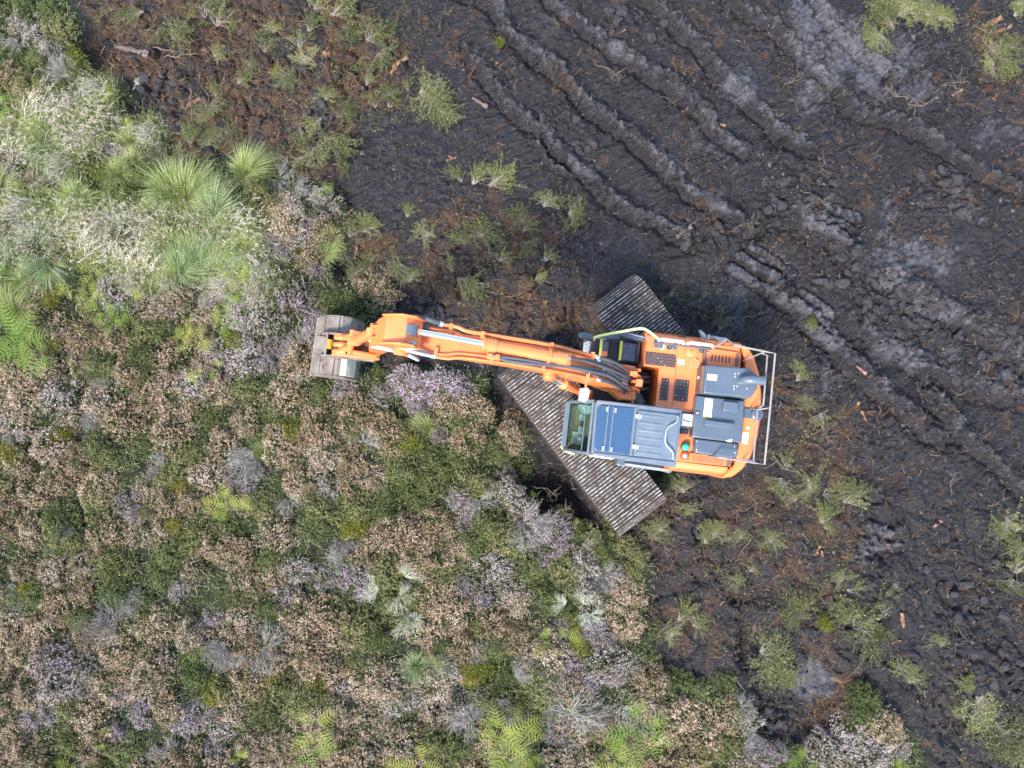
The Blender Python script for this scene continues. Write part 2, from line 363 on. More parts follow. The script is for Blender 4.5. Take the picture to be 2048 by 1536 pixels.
tag(link('ground', me, [m_ground]), kind='structure')
# ================================================================ EXCAVATOR  (own frame: +x towards the boom, +y the cab side, z up from the ground)
EX, EY = unproj(1258, 809, .9); YAW = R(173.3)
M_ORANGE = paint('orange_paint', (.84, .215, .05), .30, (.40, .15, .065), .5, 1.9, spec=.5)
M_ORWORN = paint('worn_orange_paint', (.82, .20, .045), .34, (.32, .12, .05), .5, 3.2, rust=(.018, .016, .02), rust_at=.66)
M_DGREY = paint('dark_grey_paint', (.065, .095, .135), .26, (.12, .115, .105), .35, 4)
M_ROOF = paint('cab_grey_paint', (.10, .135, .175), .28, (.24, .26, .27), .30, 4)
M_LGREY = paint('light_grey_paint', (.30, .33, .37), .4, (.12, .11, .10), .4, 5)
M_BLACK = paint('black_rubber', (.02, .021, .024), .5, (.08, .07, .06), .35, 6)
M_STEEL = paint('worn_steel', (.25, .215, .19), .5, (.085, .052, .036), .95, 2.3, metal=.35, rust=(.11, .055, .03), rust_at=.60)
M_RAIL = paint('rusty_grey_tube', (.24, .24, .245), .45, (.22, .10, .05), .55, 6, rust=(.25, .10, .04), rust_at=.58)
M_CHROME = paint('chrome_rod', (.85, .86, .87), .16, (.5, .5, .5), .1, 6, metal=.9)
M_WHITE = paint('white_label', (.82, .82, .80), .5, (.5, .5, .48), .2, 9)
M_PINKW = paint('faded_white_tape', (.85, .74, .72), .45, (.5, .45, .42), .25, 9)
M_YELLOW = paint('yellow_paint', (.80, .78, .10), .4, (.4, .4, .1), .3, 6)
M_YLIME = paint('lime_yellow_rail', (.82, .88, .30), .35, (.5, .52, .2), .2, 6)
M_HOSE = paint('hose_rubber', (.07, .08, .095), .42, (.14, .12, .10), .5, 8)
M_SLEEVE = paint('pale_hose_sleeve', (.42, .45, .46), .5, (.2, .19, .17), .5, 14)
M_FIT = paint('plated_fitting', (.66, .68, .70), .3, (.3, .28, .25), .3, 12, metal=.5)
M_RUST_REFL = paint('rust_and_red_reflection', (.16, .085, .06), .6, (.05, .035, .03), .5, 6)  # brown of rusty parts, also the red reflection coloured onto the hood front
M_MUDDY = paint('muddy_black_steel', (.040, .027, .022), .62, (.10, .06, .04), .85, 2.6, rust=(.10, .05, .03), rust_at=.68)
M_GREEN = paint('green_lamp', (.03, .42, .24), .25, (.05, .25, .15), .2, 9)
M_RED = paint('red_cap', (.62, .05, .02), .35, (.3, .05, .03), .3, 9)
M_CREAM = paint('translucent_tank', (.78, .76, .68), .5, (.4, .38, .3), .25, 9)
M_FLOOR = paint('muddy_floor_mat', (.16, .135, .085), .7, (.06, .05, .04), .5, 7)
M_GOLD = paint('brass_pin', (.55, .33, .05), .35, (.2, .12, .03), .4, 12, metal=.6)
M_DOT = paint('red_brown_stud', (.42, .12, .07), .5, (.2, .08, .05), .3, 12)
M_BARE = paint('pale_dry_mud', (.52, .52, .44), .8, (.22, .2, .14), .6, 9)
m, nt, b = new_mat('blue_tinted_skylight'); b.inputs['Base Color'].default_value = (.03, .075, .15, 1); b.inputs['Roughness'].default_value = .14; b.inputs['Specular IOR Level'].default_value = .6
n_ = noise_node(nt, 60, 3); r_ = ramp(nt, [(.30, (.028, .066, .135)), (.62, (.04, .085, .165)), (.72, (.13, .18, .25))]); nt.links.new(n_.outputs[0], r_.inputs[0]); nt.links.new(r_.outputs[0], b.inputs['Base Color']); M_SKYL = m
m, nt, b = new_mat('clear_glass'); out = nt.nodes['Material Output']; tr = nt.nodes.new('ShaderNodeBsdfTransparent'); gl = nt.nodes.new('ShaderNodeBsdfGlossy'); mx = nt.nodes.new('ShaderNodeMixShader'); fr = nt.nodes.new('ShaderNodeLayerWeight')
tr.inputs[0].default_value = (.82, .93, .89, 1); gl.inputs['Roughness'].default_value = .03; fr.inputs[0].default_value = .5
pw = nt.nodes.new('ShaderNodeMath'); pw.operation = 'POWER'; pw.inputs[1].default_value = 4.0; nt.links.new(fr.outputs['Facing'], pw.inputs[0]); pa = nt.nodes.new('ShaderNodeMath'); pa.operation = 'MULTIPLY_ADD'; pa.inputs[1].default_value = .14; pa.inputs[2].default_value = .04; nt.links.new(pw.outputs[0], pa.inputs[0])
nt.links.new(pa.outputs[0], mx.inputs[0]); nt.links.new(tr.outputs[0], mx.inputs[1]); nt.links.new(gl.outputs[0], mx.inputs[2]); nt.links.new(mx.outputs[0], out.inputs[0]); M_GLASS = m
# grouser bars: bare metal and dried mud along the tops, broken up by dirt
m, nt, b = new_mat('worn_grouser_top'); ge = nt.nodes.new('ShaderNodeNewGeometry')
n1 = nt.nodes.new('ShaderNodeTexNoise'); n1.inputs['Scale'].default_value = 4.2; n1.inputs['Detail'].default_value = 8; n1.inputs['Roughness'].default_value = .72; nt.links.new(ge.outputs['Position'], n1.inputs['Vector'])
n2 = nt.nodes.new('ShaderNodeTexNoise'); n2.inputs['Scale'].default_value = 19; n2.inputs['Detail'].default_value = 4; nt.links.new(ge.outputs['Position'], n2.inputs['Vector'])
ad = nt.nodes.new('ShaderNodeMath'); ad.operation = 'MULTIPLY_ADD'; ad.inputs[1].default_value = .7; nt.links.new(n2.outputs[0], ad.inputs[0]); nt.links.new(n1.outputs[0], ad.inputs[2])
r1 = ramp(nt, [(.72, (.045, .031, .027)), (.86, (.18, .165, .155)), (1.0, (.40, .415, .41))]); nt.links.new(ad.outputs[0], r1.inputs[0]); nt.links.new(r1.outputs[0], b.inputs['Base Color']); b.inputs['Roughness'].default_value = .45; M_GROUSER = m

for _m in (M_ORANGE, M_ORWORN, M_ROOF, M_DGREY): _m.node_tree.nodes['Principled BSDF'].inputs['Coat Weight'].default_value = .45; _m.node_tree.nodes['Principled BSDF'].inputs['Coat Roughness'].default_value = .22
class MB:
    """one mesh from several shaped pieces"""
    def __init__(s): s.bm = bmesh.new(); s.mats = []
    def mi(s, m):
        if m not in s.mats: s.mats.append(m)
        return s.mats.index(m)
    def face(s, vs_, m, smooth=False):
        try: f = s.bm.faces.new(vs_)
        except ValueError: return
        f.material_index = s.mi(m); f.smooth = smooth
    def loft(s, rings, m, caps=True, smooth=False):
        rs = [[s.bm.verts.new(p) for p in r] for r in rings]; n = len(rs[0])
        for a, c in zip(rs[:-1], rs[1:]):
            for i in range(n): s.face((a[i], a[(i + 1) % n], c[(i + 1) % n], c[i]), m, smooth)
        if caps: s.face(rs[0][::-1], m); s.face(rs[-1], m)
        return s
    def box(s, x0, x1, y0, y1, z0, z1, m, taper=0.0):
        t = taper
        return s.loft([[(x0, y0, z0), (x1, y0, z0), (x1, y1, z0), (x0, y1, z0)], [(x0 + t, y0 + t, z1), (x1 - t, y0 + t, z1), (x1 - t, y1 - t, z1), (x0 + t, y1 - t, z1)]], m)
    def prism(s, pts, z0, z1, m, inset=0.0):
        c = Vector((sum(p[0] for p in pts) / len(pts), sum(p[1] for p in pts) / len(pts)))
        top = [(p[0] + (c.x - p[0]) * inset, p[1] + (c.y - p[1]) * inset, z1) for p in pts]
        return s.loft([[(p[0], p[1], z0) for p in pts], top], m)
    def slab(s, pts, y0, y1, m):
        return s.loft([[(p[0], y0, p[1]) for p in pts], [(p[0], y1, p[1]) for p in pts]], m)
    def tube(s, path, r, m, sides=10, caps=True, r1=None):
        P = [Vector(p) for p in path]; rings = []; k = len(P); ref = None
        for i in range(k):
            d = (P[min(i + 1, k - 1)] - P[max(i - 1, 0)]).normalized()
            if ref is None: ref = d.orthogonal().normalized()
            ref = (ref - d * ref.dot(d)).normalized(); e = d.cross(ref)
            rr = r if r1 is None else r + (r1 - r) * i / (k - 1)
            rings.append([P[i] + rr * (math.cos(6.2832 * j / sides) * ref + math.sin(6.2832 * j / sides) * e) for j in range(sides)])
        return s.loft(rings, m, caps, True)
    def cyl(s, p0, p1, r, m, sides=20, r1=None): return s.tube([p0, p1], r, m, sides, True, r1)
    def dome(s, c, r, h, m, seg=20, rings=5):
        rs = []
        for i in range(rings):
            a = i / rings * math.pi / 2; rs.append([(c[0] + r * math.cos(a) * math.cos(6.2832 * j / seg), c[1] + r * math.cos(a) * math.sin(6.2832 * j / seg), c[2] + h * math.sin(a)) for j in range(seg)])
        return s.loft(rs, m, True, True)
    def build(s, name, parent=None, bevel=0.0, seg=2, label=None):
        bmesh.ops.recalc_face_normals(s.bm, faces=s.bm.faces)
        me = bpy.data.meshes.new(name); s.bm.to_mesh(me); s.bm.free()
        if bevel:
            for p in me.polygons: p.use_smooth = True
            me.set_sharp_from_angle(angle=R(50))
        elif any(p.use_smooth for p in me.polygons): me.set_sharp_from_angle(angle=R(48))
        o = link(name, me, s.mats, parent)
        if bevel:
            bv = o.modifiers.new('edge', 'BEVEL'); bv.width = bevel; bv.segments = seg; bv.limit_method = 'ANGLE'; bv.angle_limit = R(35); bv.use_clamp_overlap = True
        if label: o['label'] = label
        return o
def curve(pts, n=8):
    """smooth path through points"""
    P = [Vector(p) for p in pts]; out = []
    for i in range(len(P) - 1):
        p0 = P[max(i - 1, 0)]; p1 = P[i]; p2 = P[i + 1]; p3 = P[min(i + 2, len(P) - 1)]
        for k in range(n):
            t = k / n; out.append(.5 * ((2 * p1) + (p2 - p0) * t + (2 * p0 - 5 * p1 + 4 * p2 - p3) * t * t + (3 * p1 - p0 - 3 * p2 + p3) * t ** 3))
    return out + [P[-1]]

ex = bpy.data.objects.new('excavator', None); C.objects.link(ex); ex.location = (EX, EY, 0); ex.rotation_euler = (0, 0, YAW)
tag(ex, 'orange crawler excavator with grey cab on wide bog tracks, bucket over the heather', 'excavator')

# ---- undercarriage: two wide tracks and the frame between them
ta = math.atan2(-.722, .692)
HL, RR, ZC = 1.81, .415, .455
NSH = 44; per = 4 * HL + 2 * math.pi * RR; PIT = per / NSH; TW = 1.34
sh = MB(); hp = PIT / 2 - .006
sh.box(-hp, hp, -TW / 2, TW / 2, -.012, .014, M_MUDDY)
for gx_ in (-PIT / 3, 0, PIT / 3):
    sh.loft([[(gx_ - .017, -TW / 2 + .004, .0145), (gx_ + .017, -TW / 2 + .004, .0145), (gx_ + .017, TW / 2 - .004, .0145), (gx_ - .017, TW / 2 - .004, .0145)], [(gx_ - .012, -TW / 2 + .008, .052), (gx_ + .012, -TW / 2 + .008, .052), (gx_ + .012, TW / 2 - .008, .052), (gx_ - .012, TW / 2 - .008, .052)]], M_MUDDY, caps=False)
    v4 = [sh.bm.verts.new(p) for p in ((gx_ - .012, -TW / 2 + .008, .052), (gx_ + .012, -TW / 2 + .008, .052), (gx_ + .012, TW / 2 - .008, .052), (gx_ - .012, TW / 2 - .008, .052))]; sh.face(v4, M_GROUSER)
shoe0 = None
def path_at(s):
    s %= per
    if s < 2 * HL: return (-HL + s, ZC + RR, 0.0)
    s -= 2 * HL
    if s < math.pi * RR: a = s / RR; return (HL + RR * math.sin(a), ZC + RR * math.cos(a), a)
    s -= math.pi * RR
    if s < 2 * HL: return (HL - s, ZC - RR, math.pi)
    s -= 2 * HL; a = s / RR; return (-HL - RR * math.sin(a), ZC - RR * math.cos(a), math.pi + a)
for ti, (cx, cy) in enumerate(((.93, .866), (-.935, -.92))):
    t = MB()
    t.box(-HL, HL, -.2, .2, .25, .66, M_MUDDY)
    for e in (-1, 1):
        t.cyl((e * HL, -.12, ZC), (e * HL, .12, ZC), .36, M_MUDDY, 28); t.cyl((e * HL, -.17, ZC), (e * HL, .17, ZC), .16, M_MUDDY, 20)
    for k in range(7): t.cyl((-1.35 + k * .45, -.22, .2), (-1.35 + k * .45, .22, .2), .13, M_MUDDY, 16)
    for k in (-.7, .6): t.cyl((k, -.14, .76), (k, .14, .76), .08, M_MUDDY, 14)
    tr_o = t.build('track', ex, .012)
    tr_o.location = (cx, cy, 0); tr_o.rotation_euler = (0, 0, ta)
    tr_o['label'] = 'wide steel crawler track under the cab' if ti == 0 else 'wide steel crawler track reaching out behind the boom'
    for k in range(NSH):
        px_, pz_, an = path_at((k + .5) * PIT)
        if shoe0 is None: shoe0 = sh.build('track_shoe', tr_o); o = shoe0
        else: o = shoe0.copy(); C.objects.link(o); o.parent = tr_o
        o.location = (px_, 0, pz_); o.rotation_euler = (0, an, 0)
u = MB(); u.box(-.75, .75, -.62, .62, .42, .8, M_MUDDY, .05)
for cx, cy in ((.93, .866), (-.935, -.92)):
    for q in (-.7, .7):
        dx, dy = .692 * q, -.722 * q
        u.tube([(dx * .6, dy * .6, .6), (cx + dx, cy + dy, .55)], .17, M_MUDDY, 8)
u.cyl((0, 0, .78), (0, 0, 1.02), .62, M_MUDDY, 36)
u.build('undercarriage', ex, .02)

# ---- upper frame with the dark pit the boom stands in
f = MB()
f.prism([(-2.0, -1.4), (1.0, -1.4), (1.05, -.75), (-.3, -.75), (-.3, .08), (1.2, .08), (1.3, .2), (1.3, 1.15), (-2.0, 1.25)], 1.02, 1.2, M_BLACK)
f.box(-.32, 1.05, -.78, .1, 1.0, 1.10, M_BLACK)
f.box(.12, .46, -.74, -.66, 1.1, 2.0, M_ORANGE); f.box(.12, .46, -.22, -.14, 1.1, 2.0, M_ORANGE)
for yy in (-.60, -.5, -.36, -.02):
    f.tube(curve([(-.3, yy, 1.5), (-.1, yy + .05, 1.75), (.15, yy * .5 - .2, 1.6), (.3, yy * .6 - .1, 1.35)]), .035, M_HOSE, 8)
f.cyl((-.05, -.1, 1.1), (-.05, -.1, 1.4), .17, M_DGREY, 20); f.box(-.25, .1, -.7, -.4, 1.1, 1.45, M_BLACK); f.dome((-.15, -.02, 1.35), .14, .1, M_LGREY)
f.build('upper_frame', ex, .012)

# ---- right hand side: fuel tank, steps, tool box
t = MB()
t.prism([(-1.28, -1.40), (-.03, -1.40), (-.03, -.76), (-.36, -.76), (-.36, .06), (-1.16, .09), (-1.28, -.3)], 1.2, 2.06, M_ORANGE)
t.box(-.705, -.695, -.95, .04, 2.0605, 2.063, M_BLACK); t.box(-1.25, -.36, -.762, -.752, 2.0605, 2.063, M_ORWORN); t.box(-.703, -.693, -1.4, -.95, 2.0605, 2.063, M_ORWORN)
t.build('tank_housing', ex, .03, 3)
def studded(name, x0, x1, y0, y1, z, nx_, ny_, stagger, parent):
    p = MB(); p.box(x0, x1, y0, y1, z, z + .022, M_BLACK)
    for i in range(nx_):
        for j in range(ny_):
            off = .5 if (stagger and i % 2) else 0
            X = x0 + (i + .5) / nx_ * (x1 - x0); Y = y0 + (j + .5 + off * .8 - (.2 if stagger else 0)) / ny_ * (y1 - y0)
            if Y > y1 - .01: continue
            p.cyl((X, Y, z + .0225), (X, Y, z + .03), .011, M_DOT if (i * 7 + j * 3) % 11 else M_FIT, 8)
    return p.build(name, parent, .004)
studded('tread_plate', -.68, -.045, -1.06, -.80, 2.063, 16, 4, True, ex)
studded('tread_plate', -.585, -.43, -.55, -.10, 2.063, 2, 6, False, ex)
studded('tread_plate', -1.0, -.72, -.56, -.12, 2.063, 4, 6, False, ex)
t = MB(); t.cyl((-.98, -1.17, 2.06), (-.98, -1.17, 2.12), .145, M_ORANGE, 32); t.dome((-.98, -1.17, 2.12), .13, .035, M_ORANGE, 32); t.cyl((-.965, -1.18, 2.15), (-.965, -1.18, 2.17), .02, M_RUST_REFL, 10); t.build('fuel_cap', ex)
t = MB(); t.cyl((-1.06, -.93, 2.06), (-1.06, -.93, 2.105), .105, M_ORANGE, 32)
for k in range(8): a = k * .785; t.cyl((-1.06 + .1 * math.cos(a), -.93 + .1 * math.sin(a), 2.105), (-1.06 + .1 * math.cos(a), -.93 + .1 * math.sin(a), 2.115), .012, M_FIT, 8)
t.build('inspection_cover', ex)
t = MB(); t.box(-.86, -.72, -.98, -.88, 2.0635, 2.067, M_CREAM); t.build('faded_sticker', ex)
t = MB(); t.cyl((-.52, -1.21, 2.06), (-.52, -1.21, 2.11), .055, M_BLACK, 20); t.cyl((-.52, -1.21, 2.11), (-.52, -1.21, 2.125), .03, M_DGREY, 12); t.build('filler_cap', ex)
t = MB(); t.box(-.42, -.345, -1.27, -.15 - 1.0, 2.0635, 2.067, M_WHITE); t.build('white_sticker', ex)
for x in (-.23, -.33, -.62, -1.16): t = MB(); t.box(x - .05, x + .03, -1.33, -1.16, 2.062, 2.1, M_DGREY); t.build('handrail_bracket', ex, .01)
# side bulge and the long rails
t = MB(); prof = [(-1.38, 1.25), (-1.50, 1.35), (-1.54, 1.55), (-1.53, 1.78), (-1.47, 1.93), (-1.38, 1.98)]
t.loft([[(-.02, y, z) for y, z in prof], [(-1.66, y, z) for y, z in prof]], M_ORANGE); t.loft([[(-1.675, y, z) for y, z in prof], [(-2.05, y + .01, z) for y, z in prof]], M_ORANGE)
for x in (-.74, -.78, -.82, -.86): t.box(x - .008, x + .008, -1.535, -1.47, 1.86, 1.945, M_BLACK)
t.build('side_panel', ex, .03, 3)
t = MB()
t.tube(curve([(1.06, -1.16, 2.2), (1.02, -1.21, 2.38), (.55, -1.36, 2.42), (.16, -1.47, 2.42), (-.02, -1.42, 2.41), (-.25, -1.29, 2.36)], 6), .027, M_YLIME, 10)
t.build('handrail', ex, label='lime yellow handrail beside the steps')
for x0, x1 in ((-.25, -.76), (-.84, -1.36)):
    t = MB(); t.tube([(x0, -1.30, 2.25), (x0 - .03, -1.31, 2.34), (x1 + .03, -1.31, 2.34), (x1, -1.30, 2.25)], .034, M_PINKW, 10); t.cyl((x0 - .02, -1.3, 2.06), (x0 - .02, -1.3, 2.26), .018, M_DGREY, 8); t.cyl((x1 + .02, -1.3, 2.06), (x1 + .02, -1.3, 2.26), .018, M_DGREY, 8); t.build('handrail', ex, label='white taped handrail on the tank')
t = MB(); t.tube([(-.15, -1.24, 2.22), (-1.3, -1.25, 2.22)], .02, M_DGREY, 8); t.tube([(.75, -1.45, 2.0), (.0, -1.33, 2.2), (-.3, -1.24, 2.2)], .014, M_DGREY, 8); t.build('lower_rail', ex)
t = MB()
t.prism([(-.03, -1.40), (.45, -1.46), (.62, -1.36), (.80, -1.36), (.82, -.90), (-.03, -.86)], 1.2, 1.42, M_DGREY)
t.prism([(-.03, -1.42), (.44, -1.48), (.5, -1.38), (.36, -1.33), (-.03, -1.30)], 1.42, 1.86, M_DGREY, .03)
t.prism([(.44, -1.46), (.80, -1.37), (.78, -1.28), (.44, -1.33)], 1.42, 1.62, M_DGREY, .03)
t.box(.06, .40, -1.28, -.88, 1.43, 1.60, M_DGREY)
t.build('tool_box', ex, .02)
t = MB(); t.box(.03, .075, -1.29, -.88, 1.6, 1.74, M_BLACK); t.box(.42, .66, -1.27, -.9, 1.43, 1.47, M_BLACK); t.box(.66, .80, -1.27, -.92, 1.43, 1.50, M_DGREY); t.box(.68, .79, -1.04, -.93, 1.505, 1.56, M_ORANGE)
for px_, py_ in ((.34, -1.2), (.2, -1.2), (.3, -1.0), (.15, -.95)): t.dome((px_, py_, 1.604), .014, .01, M_FIT, 8, 3)
t.build('steps', ex, .008)
for x in (.385, .80, -.055):
    t = MB(); t.box(x, x + (.055 if x > 0 else .018), -1.29, -.87, 1.61 if x == .385 else 1.5 if x > .5 else 2.0, 1.64 if x == .385 else 1.53 if x > .5 else 2.06, M_YELLOW); t.build('yellow_step_edge', ex, .004)
t = MB(); t.box(.86, 1.16, -1.29, -1.03, .98, 1.0, M_LGREY)
for i in range(4):
    for j in range(3): t.cyl((.92 + i * .062, -1.24 + j * .085 + (i % 2) * .035, 1.0005), (.92 + i * .062, -1.24 + j * .085 + (i % 2) * .035, 1.004), .013, M_BLACK, 8)
t.tube([(.86, -1.28, .99), (.8, -1.28, 1.25)], .014, M_BLACK, 6); t.tube([(.86, -1.04, .99), (.8, -1.04, 1.25)], .014, M_BLACK, 6)
t.build('foot_step', ex, .004)
t = MB()
rings = []
for k in range(6): a = k / 6 * math.pi / 2; rings.append([(1.23 + .175 * math.cos(a) * math.cos(6.2832 * j / 24) * 1.0, -1.205 + .075 * math.cos(a) * math.sin(6.2832 * j / 24) - .12 * (.175 * math.cos(a) * math.cos(6.2832 * j / 24)), 2.27 + .05 * math.sin(a)) for j in range(24)])
t.loft([[(p[0], p[1], 2.2) for p in rings[0]]] + rings, M_DGREY, True, True); t.tube([(.80, -1.22, 2.0), (.98, -1.22, 2.16), (1.2, -1.2, 2.18)], .018, M_LGREY, 8); t.cyl((1.24, -1.12, 2.16), (1.24, -1.12, 2.24), .035, M_LGREY, 12)
t.build('mirror', ex, label='dark oval mirror beside the foot step')
t = MB(); t.prism([(-1.17, -1.5), (-1.10, -1.66), (-1.24, -1.56), (-1.26, -1.46), (-1.2, -1.42)], 1.95, 2.12, M_ROOF, .1); t.tube([(-1.2, -1.52, 2.03), (-1.45, -1.53, 2.03), (-1.62, -1.50, 2.03)], .036, M_ROOF, 10); t.box(-1.70, -1.5, -1.56, -1.44, 1.96, 2.09, M_ROOF, .02); t.cyl((-1.3, -1.53, 2.02), (-1.33, -1.53, 2.02), .055, M_LGREY, 12)
t.build('rear_mirror', ex, .012, label='grey mirror folded along the right side')

# ---- engine house
t = MB()
t.prism([(-1.28, -1.40), (-2.0, -1.40), (-2.05, -1.2), (-2.05, 1.1), (-1.15, 1.12), (-.75, 1.17), (-.75, .1), (-1.16, .1), (-1.28, -.3)], 1.2, 2.0, M_ORANGE)
t.build('engine_house', ex, .03, 3)
t = MB(); t.prism([(-1.3, -1.28), (-1.96, -1.26), (-1.98, -.93), (-1.3, -.93)], 2.0, 2.08, M_ORANGE)
for k in range(6): t.box(-1.43 - k * .072, -1.405 - k * .072, -1.16, -1.02, 2.0805, 2.084, M_BLACK)
t.box(-1.28, -1.22, -1.3, -.9, 2.0, 2.13, M_RUST_REFL); t.box(-1.9, -1.97, -1.24, -.98, 2.081, 2.1, M_RUST_REFL)
t.build('vented_cover', ex, .012)
def hood(name, pts, z0, z1, inset, m=M_DGREY, bevel=.03, label=None):
    h = MB(); h.prism(pts, z0, z1, m, inset); return h.build(name, ex, bevel, 3, label)
h1 = hood('raised_hood', [(-1.13, -.90), (-2.08, -.94), (-2.30, -.80), (-2.32, -.52), (-2.18, -.28), (-1.13, -.27)], 2.02, 2.5, .10, label='taller grey hood with the exhaust pipe')
t = MB(); t.prism([(-1.14, -.86), (-1.20, -.85), (-1.20, -.32), (-1.14, -.31)], 2.06, 2.44, M_RUST_REFL, .02); t.box(-1.20, -1.12, -.66, -.60, 2.2, 2.3, M_FIT); t.build('hood_reflection_plate', h1, .006)  # brown front plate: red reflection on the hood face put in as colour
t = MB(); t.box(-1.44, -1.245, -.70, -.58, 2.5005, 2.504, M_WHITE); t.build('warning_label', h1)
t = MB(); t.tube(curve([(-1.94, -.64, 2.45), (-1.94, -.64, 2.58), (-2.0, -.65, 2.68), (-2.12, -.66, 2.72), (-2.32, -.67, 2.72)], 6), .092, M_DGREY, 20); t.cyl((-1.94, -.64, 2.49), (-1.94, -.64, 2.515), .14, M_DGREY, 24); t.dome((-2.32, -.67, 2.72), .005, .004, M_BLACK, 8, 2); t.build('exhaust_pipe', h1, label='fat grey exhaust elbow pointing back')
for px_, py_ in ((-1.80, -.77), (-1.80, -.71), (-1.86, -.78), (-1.80, -.52), (-1.80, -.46), (-1.86, -.52), (-2.06, -.5)): t = MB(); t.dome((px_, py_, 2.5), .016, .012, M_FIT, 8, 3); t.build('bolt', h1)
h2 = hood('main_hood', [(-1.11, -.265), (-2.10, -.265), (-2.12, .60), (-1.105, .60)], 2.02, 2.33, .012, label='flat grey hood with two small housings')
t = MB(); t.box(-1.45, -1.29, -.22, .12, 2.3305, 2.334, M_WHITE); t.build('warning_label', h2)
t = MB(); t.box(-1.46, -1.285, .12, .155, 2.3305, 2.333, M_YELLOW); t.build('yellow_label_strip', h2)
t = MB(); t.box(-1.66, -1.92, -.22, .02, 2.33, 2.46, M_DGREY, .02); t.build('filter_housing', h2, .02, 3)
t = MB(); t.box(-1.34, -1.86, .19, .36, 2.33, 2.44, M_DGREY, .035); t.build('raised_rib', h2, .015, 3)
t = MB(); t.box(-1.13, -1.2, .05, .14, 2.331, 2.345, M_BLACK); t.dome((-1.165, .095, 2.345), .026, .02, M_FIT, 12); t.build('latch', h2)
h3 = hood('rear_hood', [(-1.19, .61), (-2.06, .61), (-2.10, .84), (-2.0, .92), (-1.21, .90)], 2.02, 2.26, .015, label='low grey hood beside the grille')
for px_, py_ in ((-1.23, .66), (-1.24, .83), (-2.0, .68), (-2.02, .8)): t = MB(); t.dome((px_, py_, 2.26), .014, .012, M_FIT, 8, 3); t.build('bolt', h3)
t = MB(); t.prism([(-1.78, .58), (-1.92, .54), (-1.9, .60), (-1.83, .605)], 2.3305, 2.333, M_WHITE); t.build('scuffed_sticker', h2)
# louvred side
t = MB(); t.box(-1.16, -2.0, .915, 1.10, 2.0, 2.07, M_ORWORN)
for k in range(34): t.box(-1.22 - k * .0195, -1.211 - k * .0195, .94, 1.07, 2.0705, 2.074, M_RUST_REFL)
t.prism([(-1.92, .93), (-2.06, .95), (-1.98, 1.1), (-1.92, 1.1)], 2.071, 2.085, M_RUST_REFL)
t.build('grille', ex, .006)
t = MB(); prof = [(1.08, 1.25), (1.30, 1.3), (1.33, 1.5), (1.32, 1.82), (1.24, 1.98), (1.12, 2.02)]
t.loft([[(-.80, y, z) for y, z in prof], [(-1.98, y, z) for y, z in prof]], M_ORANGE)
for k in range(24): t.loft([[(-.95 - k * .038 + dx, 1.165 + .0, 2.005), (-.95 - k * .038 + dx + .014, 1.165, 2.005), (-.95 - k * .038 + dx + .010, 1.31, 1.90), (-.95 - k * .038 + dx - .004, 1.31, 1.90)] if False else [(-.95 - k * .038, 1.15, 2.004), (-.934 - k * .038, 1.15, 2.004), (-.94 - k * .038, 1.305, 1.885), (-.956 - k * .038, 1.305, 1.885)], [(-.95 - k * .038, 1.15, 2.018), (-.934 - k * .038, 1.15, 2.018), (-.94 - k * .038, 1.312, 1.894), (-.956 - k * .038, 1.312, 1.894)]], M_RUST_REFL)
t.build('louvred_panel', ex, .025, 3)
# items between cab and hood
t = MB(); t.box(-.76, -1.1, .02, .44, 2.0, 2.05, M_DGREY); t.box(-.92, -1.08, .45, .54, 2.0, 2.09, M_BLACK); t.build('service_deck', ex, .01)
t = MB(); t.box(-.91, -1.09, .12, .38, 2.05, 2.22, M_CREAM, .015); t.cyl((-1.05, .30, 2.22), (-1.05, .30, 2.25), .022, M_GOLD, 12); t.tube([(-1.03, .29, 2.245), (-.92, .27, 2.25)], .008, M_BLACK, 6); t.build('washer_tank', ex, .02, 3)
t = MB(); t.cyl((-1.05, .80, 2.0), (-1.05, .80, 2.1), .085, M_BLACK, 24); t.dome((-1.05, .80, 2.1), .082, .075, M_GREEN, 24); t.build('beacon', ex, label='green beacon dome')
t = MB(); t.cyl((-1.06, .99, 2.0), (-1.06, .99, 2.08), .078, M_RED, 24); t.dome((-1.06, .99, 2.08), .045, .025, M_CREAM, 16); t.build('filler_cap', ex, label='red ringed filler cap')
# ---- counterweight
outer = [(-2.0, -1.46), (-2.16, -1.44), (-2.33, -1.22), (-2.48, -.85), (-2.56, -.45), (-2.59, 0), (-2.56, .42), (-2.45, .85), (-2.30, 1.12), (-2.10, 1.30), (-1.86, 1.36), (-1.99, 1.16), (-2.08, 1.08), (-2.12, .9), (-2.12, -1.1), (-2.06, -1.25)]
cw = MB(); cw.loft([[(x, y, .98) for x, y in outer], [(x * 1.005, y * 1.005, 1.1) for x, y in outer], [(x * 1.005, y * 1.005, 1.9) for x, y in outer], [(-2.1 + (x + 2.1) * .86, y * .975, 2.06) for x, y in outer]], M_ORANGE)
cwo = cw.build('counterweight', ex, .05, 3)
t = MB(); t.box(-2.2, -2.32, .36, .60, 2.062, 2.066, M_WHITE); t.build('warning_label', cwo)
t = MB(); t.dome((-2.3, .26, 2.06), .035, .02, M_WHITE, 14); t.build('plug', cwo)
t = MB(); t.cyl((-2.43, -.03, 2.12), (-2.43, -.03, 2.17), .125, M_DGREY, 28); t.dome((-2.43, -.03, 2.17), .122, .03, M_DGREY, 28); t.box(-2.14, -2.36, -.13, .07, 2.07, 2.12, M_DGREY); t.build('rear_camera', cwo, .008)
